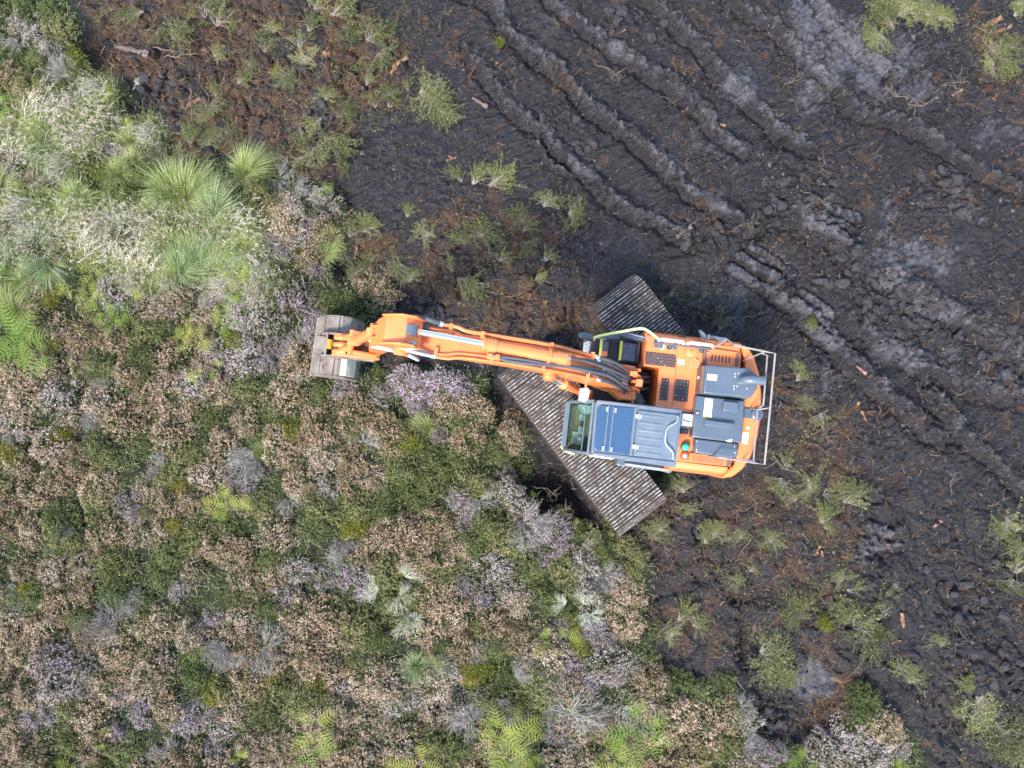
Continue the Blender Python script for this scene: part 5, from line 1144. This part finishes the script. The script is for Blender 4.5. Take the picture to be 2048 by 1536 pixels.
# broad fill between the ones placed by eye
fill = 0; tries = 0
while fill < 300 and tries < 9000:
    tries += 1
    px, py = random.uniform(-110, 1900), random.uniform(-90, 1640)
    if not in_heath(px, py, 22): continue
    if grassy(px, py) and random.random() < .88: continue
    if any(math.hypot(px - a, py - b) < 50 * (.45 + .4 * s) for a, b, s in PLACED): continue
    n1 = float(fbm(np.array(px / 210.), np.array(py / 210.), 201, 3)); n2 = float(fbm(np.array(px / 150. + 9), np.array(py / 150.), 211, 3)); rr = random.random()
    if n1 > .6: k = 'green' if rr < .22 else 'olive' if rr < .55 else 'tan' if rr < .8 else 'salmon'
    elif n2 > .6: k = 'mauve' if rr < .5 else 'purple' if rr < .62 else 'salmon'
    else: k = 'tan' if rr < .55 else 'salmon' if rr < .82 else 'olive' if rr < .9 else 'green'
    if py < 340 and px < 300 and rr < .6: k = 'olive'
    heather(px, py, random.uniform(.75, 1.08), k); fill += 1
# dead grey heather
for (px, py, s, v, rot) in [(510,900,1.15,2,2.6),(525,925,.9,3,2.2),(330,935,.7,1,3.5),(320,955,.6,2,4.),(165,840,.8,2,.3),(180,835,.6,3,.2),(215,780,.6,1,3.),(145,162,.9,2,3.8),(135,150,.7,1,4.),(1045,1045,1.1,1,.6),(1075,1035,.9,2,.9),(1020,1075,.8,0,0),
        (250,1190,.9,2,.8),(225,1265,1.0,2,4.2),(240,1240,1.1,1,3.6),(455,1280,.9,2,2.4),(535,1290,1.1,1,.1),(475,1335,.9,3,4.3),(460,1310,.8,2,3.9),(1045,1335,.9,3,5.5),(1030,1350,.8,2,5.9),(965,1310,.8,3,4.6),(955,1330,.6,3,4.5),(930,1410,1.0,2,2.0),(985,1395,.9,1,1.9),(1020,1410,.8,2,1.6),(945,1440,.8,1,3.5),
        (1140,1415,1.45,0,0),(1130,1400,1.2,1,3.1),(1155,1430,1.2,1,5.),(1185,1150,.8,2,.8),(1210,1150,.7,1,.4),(90,200,.5,1,0),(690,1110,.7,2,3.),(345,612,.7,1,2.),(430,590,.7,1,1.),(600,690,.7,1,4.),(590,740,.6,2,1.),(30,855,.9,1,2.2),(20,1000,.8,2,3.),(140,1045,.7,2,2.),(60,1190,.8,3,2.8),
        (690,1080,.7,1,1.),(960,1000,.7,1,1.),(730,885,.8,1,5.),(640,900,.7,2,1.2),(1255,1330,.6,0,0),(1480,1410,.6,1,0),(1505,1460,.7,2,2.),(580,1000,.6,1,1.),(690,1150,.6,0,0),(40,80,.8,2,2.2),(0,60,.8,1,3.),(340,330,.7,2,4.),(355,345,.6,1,5.),(560,360,.8,1,.3),(590,380,.7,2,.2),(350,1510,.8,2,4.4),(320,1520,.7,3,4.6)]:
    plant('dead_heather', DEAD, px, py, s, 'leafless grey dead heather', 'dead heather', 'dead grey heather in the uncut heath', rot=-rot, var=v, hz=1.0, sink=-.09 if s > .8 else -.05, sizes=('', 'wiry ', 'brittle ', 'thin '))
for (px, py, s, v, rot) in [(760,1178,.8,3,3.0),(812,1150,.8,3,.9),(815,1225,.95,3,5.2),(800,1190,.7,1,5.6),(1130,1205,.6,2,2.5),(1165,1205,.7,2,1.),(1180,1225,.6,1,5.),(1130,1415,.7,0,1.)]:
    plant('pale_heather', DEAD, px, py, s, 'pale lichened plume of heather', 'dead heather', 'pale lichened heather plumes', {0: M_PALE}, rot=rot, var=v, sink=-.12, sizes=('', 'feathery ', 'creamy '))
# grass
for (px, py, s, v, rot, blue) in [(345,385,1.35,0,0,0),(375,395,1.2,1,.2,0),(95,275,1.15,0,1,0),(90,300,.9,1,4.9,1),(345,490,1.25,2,0,0),(385,505,1.1,0,0,0),(365,545,1.1,1,.5,1),(400,530,1.0,1,.3,1),(75,500,1.15,1,.2,1),(100,530,1.,2,.2,1),(30,515,1.,3,1,1),(165,405,1.1,0,0,0),(180,420,.9,2,0,0),
        (430,430,1.1,1,.4,1),(440,470,1.,1,0,0),(490,345,.95,1,.1,0),(20,450,1.1,1,5,1),(15,610,1.,0,0,0),(30,630,.9,1,0,0),(830,1330,.75,0,0,1),(860,1335,.6,1,0,1),(1010,1515,.8,0,0,0),(1025,1500,.7,1,1,0),(855,852,.75,3,4.,0),(270,330,.8,0,0,0),(30,270,.8,1,0,0),(240,350,.8,0,0,0),(430,545,.9,1,0,0),(60,560,.9,0,0,0),
        (200,400,.7,3,0,0),(315,420,.8,0,0,0),(480,500,.8,1,0,0),(210,670,.6,0,0,1),(260,285,.7,0,0,0),(310,540,.8,2,0,0),(130,450,.8,1,0,0),(0,380,.9,1,0,0),(660,480,.7,0,0,0),(650,510,.6,1,0,0),(520,905,.5,0,0,0)]:
    plant('grass_tussock', TUSS, px, py, s, 'blue green grass tussock' if blue else 'yellow green grass tussock', 'grass tussock', 'arching grass tussocks among the heather', {0: M_BLUEGRASS} if blue else None, rot=rot + random.uniform(-.3, .3), var=v, sizes=('', 'arching ', 'windswept ', 'shaggy '))
for (px, py) in [(260,500),(235,480),(215,470),(140,470),(120,460),(300,440),(60,430),(30,420),(440,480),(455,500),(395,450),(200,215),(150,230),(145,215),(30,290),(20,270),(300,540),(285,525),(25,500),(245,430),(220,420),(330,450),(270,450),(190,500),(170,475),(410,520),(470,460),(130,250),(75,235),(85,225),(185,240),(180,270),(20,330),
        (50,470),(100,480),(250,545),(340,555),(470,530),(505,510),(520,560),(300,270),(50,300),(130,345),(380,420),(290,480),(310,500),(160,440),(90,445),(0,440),(230,520),(210,540),(260,560),(195,185),(115,290),(450,560),(490,470)]:
    if random.random() < .28: continue
    plant('flowering_grass', HEADS, px + random.gauss(0, 8), py + random.gauss(0, 8), random.uniform(.8, 1.15), 'bleached flowering grass clump', 'flowering grass', 'bleached flowering grass in the heath', rot=random.uniform(-.5, .5), sizes=('', 'feathery ', 'pale ', 'thin '))
# bracken
for (px, py, s, v, rot, y) in [(35,665,1.05,1,0,0),(65,680,1.1,0,1,0),(85,695,1.1,1,2,0),(55,710,1.0,0,.4,0),(95,715,.8,2,5,0),(25,690,.8,2,2,0),(385,670,.6,0,0,1),(400,685,.65,1,1,1),(415,690,.5,2,5.6,1),(375,680,.45,3,2,1),(405,740,.55,2,4,1),(440,735,.5,3,0,1),(430,745,.4,3,5,0),
        (205,550,.6,1,1.3,1),(160,580,.55,2,2.8,1),(195,595,.6,0,0,1),(225,625,.6,1,0,0),(255,640,.65,0,0,0),(240,650,.6,1,0,0),(280,600,.5,2,0,1),(490,545,.7,0,0,0),(485,560,.6,1,0,1),(515,565,.5,3,4.7,1),(475,535,.6,0,2,0),(470,650,.6,1,1.5,0),(480,615,.5,2,1,0),(455,640,.45,2,2,1),
        (440,1005,.6,0,0,1),(465,1000,.7,1,0,1),(490,1010,.6,2,0,1),(450,1020,.5,3,3,1),(640,1440,.9,1,4,1),(650,1465,.7,2,5,0),(630,1480,.7,0,5,0),(1000,1450,1.05,0,.6,1),(1035,1440,.9,2,5.9,1),(1015,1475,.9,1,4.2,1),(990,1440,.7,3,2.5,0),(1265,1440,1.05,1,.3,0),(1290,1440,1.0,2,5,0),(1255,1465,.9,0,4,0),(1280,1420,.8,3,1.4,1),
        (1220,1500,.75,2,1,1),(1235,1515,.8,1,0,1),(1200,1510,.6,3,3,0),(1250,1525,.6,0,0,0),(815,1520,.75,2,2.7,1),(845,1515,.75,1,0,1),(865,1500,.6,3,1,1),(1075,1280,.65,3,4.5,1),(1130,1270,.6,2,0,1),(1115,1285,.5,3,4,0),(1100,1265,.5,2,2,0),(55,390,.5,3,1.4,1),(30,405,.5,2,3,1),(105,395,.45,3,0,1),(20,420,.4,3,2,1),
        (220,205,.55,0,0,1),(235,215,.4,3,5,1),(205,215,.45,2,3,0),(15,215,.6,1,0,0),(25,230,.5,2,4,0),(100,190,.5,3,2,1),(495,1505,.5,2,1,1),(230,1440,.4,3,4,1),(160,1510,.5,2,3,1),(220,1490,.5,3,1,0),(655,665,.5,3,2,0),(660,400,.5,2,1,0),(500,350,.35,3,0,1),(430,360,.4,3,1,0),(1425,1140,.3,3,1,0),(10,550,.6,1,0,0),(1060,1500,.5,2,4,1),
        (350,560,.5,2,1,1),(1590,1515,.6,1,0,0),(1600,1495,.45,3,2,1),(1790,1510,.5,2,3,1),(1780,1525,.5,3,0,1),(490,480,.4,3,2,0),(1060,990,.35,3,0,0),(1150,1050,.4,3,1.2,1),(100,560,.4,3,0,1),(320,300,.4,3,2,0),(265,265,.5,2,0,1),(275,250,.4,3,3,1)]:
    plant('bracken', FERN, px, py, s * .84, 'yellow bracken fern' if y else 'green bracken fern', 'fern', 'bracken ferns among the heather', {0: M_YFERN, 1: M_YFERN} if y else None, rot=rot, var=v, sink=-.28, tilt=.1, sizes=('', 'low ' if s < .5 else 'spreading ', 'leafy ', 'fresh '))
# moss cushions in the gaps
for (px, py, s) in [(155,130,.6),(165,140,.5),(175,145,.35),(935,1340,.5),(970,1335,.5),(945,1355,.4),(545,1345,.5),(590,860,.6),(15,900,.7),(40,920,.6),(115,870,.5),(140,865,.4),(440,1375,.6),(430,1390,.5),(350,1050,.4),(1140,1395,.6),(1155,1420,.5),(1160,1290,.5),(470,680,.5),(370,975,.5),(720,1050,.6),(60,1180,.5),(1150,1240,.5),(820,880,.6),(1060,1345,.4),(110,600,.5),
        (1640,1240,.35),(1648,1250,.3),(560,150,.4),(1000,90,.3),(300,1025,.4),(700,1060,.5),(205,350,.5),(640,1360,.5),(1620,650,.3),(120,690,.4)]:
    plant('moss_cushion', MOSS, px, py, s, 'yellow green moss cushion', 'moss', 'moss cushions in the heath gaps', sink=-.12, sizes=('', 'bright ', 'flat '))
# torn heather lying on the peat: x, y, length, direction its leafy end points (degrees, counter-clockwise from right), colour
TORN = [(410,30,1.1,140,0),(440,50,1.0,60,1),(400,10,.9,100,1),(350,75,.8,20,0),(315,70,.6,330,1),(285,25,.7,200,0),(225,20,.7,150,1),(250,40,.6,90,0),(530,100,.7,60,0),(550,65,.5,90,1),(600,90,.9,95,0),(620,60,.8,70,1),(615,120,.7,250,0),(590,140,.7,240,0),(575,155,.7,255,0),(630,20,.8,60,1),(670,30,.9,30,0),(690,60,.8,330,0),
        (740,80,.8,40,0),(770,60,.7,20,1),(760,110,.8,320,0),(720,120,.7,250,0),(650,200,.7,90,0),(680,230,.8,40,1),(640,240,.8,230,0),(600,260,.7,280,0),(660,280,.9,330,0),(630,300,.8,300,1),(600,320,.8,250,0),(570,320,.6,200,1),(420,210,.6,270,0),(435,195,.5,80,1),(405,240,.7,60,0),(390,250,.8,60,0),(455,265,.6,10,0),(440,270,.6,160,1),
        (300,255,.9,105,0),(310,285,.9,100,0),(380,285,.7,90,1),(370,300,.8,270,0),(415,290,.6,100,0),(360,330,.8,170,0),(430,110,.6,60,1),(500,130,.5,0,0),(480,165,.5,40,1),
        (845,190,.95,310,0),(860,205,.9,320,0),(880,225,.8,330,1),(815,180,.8,115,1),(780,215,.7,60,0),(775,190,.5,90,1),(750,210,.6,100,0),(700,330,.6,200,0),(735,170,.6,70,1),
        (920,360,.7,120,0),(950,365,.8,60,1),(985,370,.9,30,0),(990,355,.6,60,1),(960,470,.9,60,0),(935,485,.7,150,1),(1040,440,.8,80,0),(1050,460,.7,50,1),(1050,490,.6,250,0),(905,545,.6,90,0),(920,560,.9,320,0),(945,575,.8,300,1),(850,470,.6,120,0),(880,510,.5,30,1),(815,430,.6,80,0),(1090,410,.6,60,1),(1110,400,.5,0,0),(1140,430,.7,330,0),
        (1000,520,.6,70,0),(820,560,.6,100,1),(800,530,.6,200,0),(740,520,.7,80,0),(720,550,.7,130,0),(700,470,.7,100,0),(730,460,.6,60,1),(690,500,.5,200,0),(1090,520,.5,90,1),(1070,560,.5,20,0),
        (1770,30,1.0,110,1),(1780,55,1.1,130,0),(1800,25,.9,60,0),(1830,40,1.0,40,0),(1850,30,.8,20,0),(1880,40,.8,30,1),(1760,75,.9,170,0),(1840,15,.8,60,1),(1985,100,.9,330,0),(2000,120,.9,300,1),(2020,95,.8,60,0),(1985,130,.6,200,0),(2030,30,.7,60,1),(2035,10,.6,40,0),
        (2010,1040,.9,330,0),(2030,1060,.9,20,1),(2000,1060,.8,150,0),(2030,1140,.8,90,0),(2020,1160,.8,260,1),(2040,1100,.7,100,0),(1950,1400,1.1,280,0),(1975,1430,1.1,300,0),(1990,1450,1.0,310,1),(1940,1380,.8,120,1),(2005,1470,.9,270,0),(1925,1410,.6,200,0),(2040,1500,.9,190,0),
        (1710,1250,1.0,30,0),(1720,1270,1.0,20,0),(1690,1240,.8,100,1),(1755,1250,.7,280,0),(1765,1220,.6,80,1),(1605,1220,.7,120,0),(1590,1230,.6,200,1),(1700,1180,.6,30,0),(1680,1160,.5,100,1),(1790,1170,.6,300,0),(1520,1300,.9,320,0),(1535,1315,.9,310,0),(1560,1335,.7,300,1),(1820,1360,.7,60,0),(1800,1340,.6,90,1),
        (1305,1075,.8,60,0),(1320,1060,.6,80,1),(1365,980,.8,110,0),(1350,965,.7,160,1),(1410,1080,.7,80,0),(1430,1070,.6,60,1),(1370,1010,.6,270,0),(1330,1250,.8,200,0),(1360,1235,.8,60,0),(1340,1270,.7,130,1),(1390,1250,.6,20,0),(1480,1075,.5,90,0),(1540,1080,.5,60,1),(1640,1040,.7,70,0),(1650,1055,.6,30,1),(1620,970,.8,340,1),(1650,990,.8,350,1),(1690,1000,.9,60,1),(1710,990,.8,100,0),
        (1595,760,.6,60,0),(1600,745,.5,100,1),(1615,800,.5,250,0),(1640,830,.6,280,0),(1570,930,.7,60,0),(1560,960,.6,250,1),(1590,1000,.6,80,0),(1290,1330,.8,40,0),(1255,1100,.7,60,1),(1740,640,.3,60,0),(1500,1140,.5,60,0),(1470,1160,.5,0,1),(1880,1290,.5,90,0),(1620,640,.4,70,1),(1440,655,.6,80,0),(1340,590,.6,300,0),(1420,690,.5,60,1),(1520,700,.5,270,0),
        (1120,1040,.6,30,1),(1170,1090,.7,340,0),(1040,870,.6,60,1),(1150,950,.5,100,0)]
for i, (px, py, s, d, c) in enumerate(TORN):
    plant('torn_heather', SPRIG, px, py, s * random.uniform(.75, 1.05), 'torn grey green heather sprig' if c == 0 else 'torn olive heather sprig', 'heather sprig', 'torn heather lying on the cleared peat', {0: M_LEAF2 if (c == 0 or i % 2) else M_LEAF, 1: M_LEAF if i % 3 else M_OLIVE}, rot=R(d), sx=random.uniform(.75, 1.05), sink=0.0, tilt=.14, hz=random.uniform(.4, 1.0), sizes=('', 'ragged ', 'loose ', 'bent ', 'short '))
# twigs, sticks, roots
STICKS = [(1965,135,1.5,200,2),(1985,120,1.1,100,2),(1500,1065,1.3,235,3),(1460,1120,1.2,300,3),(1440,1090,.7,110,3),(1620,1185,.5,285,3),(1560,180,.9,40,0),(1370,462,.9,35,3),(1180,130,1.0,330,2),(1165,145,.7,25,0),(885,30,.9,250,2),(1330,20,1.0,80,2),(1360,10,.9,100,2),(330,60,1.0,340,0),(320,120,1.2,10,0),(400,70,1.3,285,2),(430,60,1.2,300,2),(300,100,1.0,350,3),
          (500,95,.8,200,0),(380,170,1.2,280,0),(405,170,1.0,290,2),(440,190,.8,250,0),(760,330,.8,80,3),(785,250,.7,260,3),(900,260,.7,300,3),(1130,390,.8,250,0),(1140,400,.5,70,3),(700,440,.9,290,2),(730,400,.9,60,2),(920,480,1.,210,2),(880,520,.8,330,2),(1000,600,.8,20,0),(1060,640,.8,10,0),(1020,450,.8,200,2),(1450,470,1.,20,2),(1490,500,.8,100,0),(1590,380,1.,330,2),(1480,640,.8,20,0),
          (1850,195,1.2,20,2),(1880,190,1.1,200,2),(1900,210,.9,350,2),(1820,200,.9,160,2),(1600,230,.6,120,0),(1720,330,.6,30,0),(1640,300,.8,260,2),(1560,400,.9,30,2),(1700,370,.7,10,0),(1960,700,.6,270,3),(1850,740,.6,260,3),(1830,760,.6,290,0),(1900,800,.9,20,3),(1750,950,.7,30,3),(1690,935,.8,40,3),(1620,830,.9,300,2),(1560,800,.7,60,2),(1640,770,.8,20,2),(1600,880,.9,330,2),(1540,880,.8,260,0),
          (1610,950,1.1,150,2),(1560,1010,1.,190,2),(1600,1025,1.,170,2),(1520,1000,.9,200,2),(1640,1010,.9,200,2),(1450,1000,.7,40,0),(1430,980,.8,45,3),(1460,1210,.8,320,0),(1480,1230,.8,60,2),(1370,1190,.8,10,2),(1680,1270,1.2,350,2),(1700,1285,1.1,355,2),(1740,1440,.5,170,3),(1690,1440,.5,350,3),(1860,1430,.6,300,3),(1900,1320,.9,60,2),(2000,1200,.8,40,2),(2030,1230,.7,300,2),(1840,1290,.7,60,3),
          (1120,1010,.9,200,0),(1090,1040,.8,30,2),(1060,970,.8,340,2),(1110,960,.6,20,0),(1060,930,.8,60,2),(1330,1150,.6,60,0),(1900,1000,.8,80,2),(1960,1020,.9,30,0),(1780,1000,.8,20,2),(1930,880,.7,30,0),(2010,330,.8,10,2),(1980,370,.7,340,2),(1760,200,.8,60,3),(1920,600,.8,20,0),(1990,560,.7,10,2),(1250,260,.6,30,3),(1310,190,.7,330,2),(1040,330,.6,340,2),(960,130,.6,60,3),(1290,420,.7,30,3),(1410,560,.7,50,2),
          (480,1290,.9,30,2),(260,1215,1.1,220,2),(270,1235,1.2,200,2),(255,1245,1.1,170,2)]
for i, (px, py, s, d, v) in enumerate(STICKS):
    plant('twig', BRANCH, px, py, s * .85, ('thin bare straight twig' if v == 3 else 'forked brown twig' if v == 0 else 'bleached many forked root'), 'twig', 'loose twigs and roots on the bog', rot=R(d), var=v, sink=-.02 if not in_heath(px, py) else -.4, tilt=.05, hz=1.0, sizes=('', 'long ' if s > .85 else 'short ', 'crooked ', 'dry '))
# broken wood
for (px, py, s, d, m, lab) in [(1714,815,.28,70,M_WOOD,'bright orange broken wood, upper of a pair on dark peat'),(1728,833,.3,115,M_WOOD,'bright orange broken wood chunk, lower piece of a pair on dark peat'),(280,165,.55,62,M_LICHEN,'pale lichened log end at the heath edge beside the black hole'),(268,178,.35,45,M_LICHEN,'small pale lichened bark piece below the log by the black hole'),(268,102,.75,345,M_LOG,'long brown log lying in torn brown peat at top left'),
        (1880,1045,.34,40,M_PINKWOOD,'pink split wood sliver on dark peat near the right edge'),(1636,1100,.22,60,M_WOOD,'pale orange wood chip cluster, upper chip beside a green sprig'),(1630,1108,.18,20,M_WOOD,'pale orange wood chip cluster, lower left chip beside a green sprig'),(1645,1110,.2,100,M_WOOD,'pale orange wood chip cluster, lower right chip beside a green sprig'),(1467,1030+118,.12,30,M_WOOD,'small yellow wood chip near the curved stick below the excavator'),
        (1238,34,.26,80,M_WOOD,'pale splinter on the churned ridge near the top edge'),(1244,64,.2,30,M_WOOD,'small pale splinter under another near the top edge'),(906,317,.34,20,M_WOOD,'orange torn wood at the edge of a peat slab above the island'),(897,312,.22,150,M_WOOD,'small orange torn wood piece left of a bigger one'),(660,85,.5,60,M_WOOD,'orange fibrous wood at the top of the brown peat'),(652,118,.4,100,M_WOOD,'orange fibrous wood lump below another in brown peat'),(648,110,.3,20,M_WOOD,'orange wood splinter between two orange lumps'),
        (387,205,.4,30,M_WOOD,'yellow brown split wood on the big brown peat slab'),(375,212,.25,20,M_WOOD,'thin yellow splinter on the big brown peat slab'),(960,205,.42,330,M_LOG,'dark brown wood stub on grey peat right of a torn sprig'),(1060,592,.2,80,M_WOOD,'orange wood stub above the orange boom'),(1088,610,.24,60,M_WOOD,'orange wood stub on the peat heap above the boom'),(1805,1240,.35,100,M_WOOD,'yellow brown splinter stack on peat at lower right'),(1590,258,.3,200,M_LOG,'dull stub of wood in the churned ridge'),(1440,247,.3,340,M_WOOD,'orange wood lump on a peat ridge'),
        (1985,45,.5,30,M_WOOD,'long orange wood flake by the top right corner'),(2005,60,.45,20,M_WOOD,'lower orange wood flake by the top right corner'),(1915,185,.3,30,M_WOOD,'small orange flake beside dark roots at upper right'),(800,125,.45,35,M_WOOD,'orange wood torn open on brown peat by the clearing edge'),(790,135,.35,50,M_WOOD,'smaller orange torn wood left of the clearing edge'),(1790,1285,.3,10,M_WOOD,'light wood splinter among torn sprigs at lower right'),(990,130,.22,60,M_WOOD,'thin light splinter on smooth grey peat near the top'),(712,505,.3,80,M_WOOD,'orange wood in the brown pocket at the heath edge'),
        (1675,1360,.3,340,M_WOOD,'pale stick beside the grey scraped hollow'),(1722,740,.3,320,M_PINKWOOD,'pinkish stick lying right of the excavator'),(1370,462,.45,35,M_LOG,'dark straight stump piece on churned peat')]:
    x, y, z = at(px, py); o = bpy.data.objects.new('broken_wood', random.choice(CHIP)); C.objects.link(o); o.location = (x, y, z - .01); o.scale = (s * 1.0, s * .9, s * .8); o.rotation_euler = (random.gauss(0, .1), random.gauss(0, .08), R(d))
    o.material_slots[0].link = 'OBJECT'; o.material_slots[0].material = m
    tag(o, lab, 'wood', 'broken bog wood on the peat')
# loose lumps of peat
def lumps(n, area, s0, s1, lab):
    k = 0
    for _ in range(n * 12):
        if k >= n: break
        xs = [p[0] for p in area]; ys = [p[1] for p in area]; px, py = random.uniform(min(xs), max(xs)), random.uniform(min(ys), max(ys))
        if float(poly_dist(area, np.array(px), np.array(py))) < 0 or in_heath(px, py, -10): continue
        plant('peat_lump', CLOD, px, py, random.uniform(s0, s1) ** 1.0, lab, 'peat lump', 'loose peat lumps on the cleared bog', sink=-.02, tilt=.4, sizes=('', 'crumbly ', 'rounded ', 'rough ')); k += 1
for area, n in zip(CLODS, (42, 14, 30, 14, 22, 24, 22, 10, 6, 10, 10, 12, 12)): lumps(n, area[0], .10, .34, 'black peat lump')
lumps(36, [(1300,700),(2040,500),(2040,1500),(1340,1320)], .07, .2, 'dark peat lump')

# ---------------------------------------------------------------- uncountable growth and litter
def scatter_points(n, test, box):
    out = []
    while sum(len(o) for o in out) < n:
        px = rng.uniform(box[0], box[2], 40000); py = rng.uniform(box[1], box[3], 40000); k = test(px, py); out.append(np.stack([px[k], py[k]], -1))
    p = np.concatenate(out)[:n]; X, Y = unproj(p[:, 0], p[:, 1], .1); i = np.clip(np.searchsorted(gx, X), 1, nx - 1); j = np.clip(np.searchsorted(gy, Y), 1, ny - 1)
    return p, np.stack([X, Y, hgt[j, i]], -1), col[j, i]
rng = np.random.default_rng(99)
BOX = (-110, -90, 2160, 1640)
def t_heath(px, py): return poly_dist(HEATH, px, py) > rng.uniform(-14, 10, px.shape)
B = Blades(); n = 110000
p, P, cc = scatter_points(n, t_heath, BOX)
cl = fbm(P[:, 0] * 1.6, P[:, 1] * 1.6, 301, 3)
P2 = P + np.stack([np.zeros(n), np.zeros(n), U(0, .2, n)], -1)
B.leaf(P2, rng.normal(size=(n, 3)) + np.array([0, 0, .8]), U(.035, .09, n), U(.012, .028, n), (cl + U(-.12, .12, n) > .56).astype(int), np.clip(U(0, .8, n) * (.5 + cl), 0, 1))
n2 = 22000; p, P, cc = scatter_points(n2, t_heath, BOX); a = U(0, 6.283, n2); l = U(.08, .24, n2)
B.strand(np.stack([P + np.array([0, 0, .02]), P + np.stack([np.cos(a) * l * .5, np.sin(a) * l * .5, U(.05, .2, n2)], -1), P + np.stack([np.cos(a) * l, np.sin(a) * l, U(.03, .22, n2)], -1)]), U(.005, .011, n2), np.where(U(0, 1, n2) < .25, 2, 3), U(0, 1, n2))
o = link('heath_undergrowth', B.mesh('heath_undergrowth'), [M_LEAF, M_GREENTIP, M_GREY, M_GRASS]); tag(o, 'low green leaves and grass between the heather bushes', 'undergrowth', kind='stuff')
def t_peat(px, py): return (poly_dist(HEATH, px, py) < -4)
B = Blades(); n = 52000
p, P, cc = scatter_points(n * 2, t_peat, BOX)
keep = rng.uniform(0, 1, 2 * n) < .20 + .8 * cc[:, 1]; p, P, cc = p[keep], P[keep], cc[keep]; n = len(P)
a = U(0, 6.283, n); l = U(.03, .16, n) * (1 + cc[:, 1]); b2 = a + rng.normal(size=n) * .5
mid = P + np.stack([np.cos(a) * l * .5, np.sin(a) * l * .5, U(.005, .05, n)], -1)
B.strand(np.stack([P + np.array([0, 0, .012]), mid, mid + np.stack([np.cos(b2) * l * .5, np.sin(b2) * l * .5, U(-.02, .015, n)], -1)]), U(.004, .010, n), 0, np.clip(U(0, .72, n) + (U(0, 1, n) < .04 + .10 * cc[:, 1]) * .4, 0, 1), taper=False)
o = link('peat_litter', B.mesh('peat_litter'), [M_LITTER]); tag(o, 'torn roots, straws and fibres strewn over the peat', 'litter', kind='stuff')
DEBRIS = [((1000,510),190,130),((680,120),150,150),((450,250),150,110),((1450,1080),170,120),((1640,1180),150,170),((1640,900),110,110),((1990,90),80,110),((2000,1110),70,120),((1960,1420),110,110),((740,500),90,90),((1400,640),160,90),((1280,1040),60,60),((800,150),100,150),((1120,1000),60,60),((1540,1330),120,100)]
B = Blades(); PP = []
for (cx, cy), rx, ry in DEBRIS:
    k = int(rx * ry / 26); q = rng.normal(size=(k, 2)) * np.array([rx, ry]) * .5 + np.array([cx, cy]); PP.append(q)
p = np.concatenate(PP); p = p[poly_dist(HEATH, p[:, 0], p[:, 1]) < 0]; sel = fbm(p[:, 0] / 38., p[:, 1] / 38., 401, 3) > .47; p = p[sel]
X, Y = unproj(p[:, 0], p[:, 1], .05); i = np.clip(np.searchsorted(gx, X), 1, nx - 1); j = np.clip(np.searchsorted(gy, Y), 1, ny - 1); P = np.stack([X, Y, hgt[j, i] + .012], -1); n = len(P)
rep = 3; P = np.repeat(P, rep, 0) + np.concatenate([rng.normal(size=(n * rep, 2)) * .035, U(0, .05, n * rep)[:, None]], 1); n = len(P)
B.leaf(P, rng.normal(size=(n, 3)) * np.array([1, 1, .45]), U(.025, .07, n), U(.009, .022, n), 0, U(0, 1, n))
o = link('torn_leaf_litter', B.mesh('torn_leaf_litter'), [M_GLIT]); tag(o, 'scraps of green and olive heather scattered on the peat', 'leaf litter', kind='stuff')

# crumbs: small broken bits of peat, far too many to count
n = 60000
p, P, cc = scatter_points(n, t_peat, BOX)
jj = np.clip(np.searchsorted(gy, P[:, 1]), 1, ny - 1); ii = np.clip(np.searchsorted(gx, P[:, 0]), 1, nx - 1)
keep = rng.uniform(0, 1, n) < np.clip(.12 + 1.2 * rid[jj, ii] + .9 * m_clod[jj, ii] + .9 * (fbm(P[:, 0] * .9, P[:, 1] * .9, 501, 3) > .55), 0, 1); P = P[keep]; n = len(P)
s_ = (U(.008, .03, n) * np.where(U(0, 1, n) < .12, 1.9, 1))[:, None, None]
oct_ = np.array([[1, 0, 0], [0, 1, 0], [-1, 0, 0], [0, -1, 0], [0, 0, .9], [0, 0, -.6]])
ang_ = U(0, 6.283, n); V = oct_[None] * (1 + .45 * rng.normal(size=(n, 6, 1))) + rng.normal(size=(n, 6, 3)) * .22
V = np.stack([V[..., 0] * np.cos(ang_)[:, None] - V[..., 1] * np.sin(ang_)[:, None], V[..., 0] * np.sin(ang_)[:, None] + V[..., 1] * np.cos(ang_)[:, None], V[..., 2]], -1) * s_ + P[:, None, :]
fc = np.array([[0, 1, 4], [1, 2, 4], [2, 3, 4], [3, 0, 4], [1, 0, 5], [2, 1, 5], [3, 2, 5], [0, 3, 5]])
F = (np.arange(n) * 6)[:, None, None] + fc[None]
M_CRUMB = plant_mat('peat_crumb', [(0, (.006, .005, .0055)), (.5, (.022, .018, .02)), (.8, (.05, .043, .047)), (1, (.10, .085, .08))], rnd=0, transl=0)
o = link('peat_crumbs', np_mesh('peat_crumbs', V.reshape(-1, 3), F.reshape(-1, 3), shade=np.repeat(U(0, 1, n), 8)), [M_CRUMB]); tag(o, 'small dark crumbs of broken peat over the cleared ground', 'peat crumbs', kind='stuff')
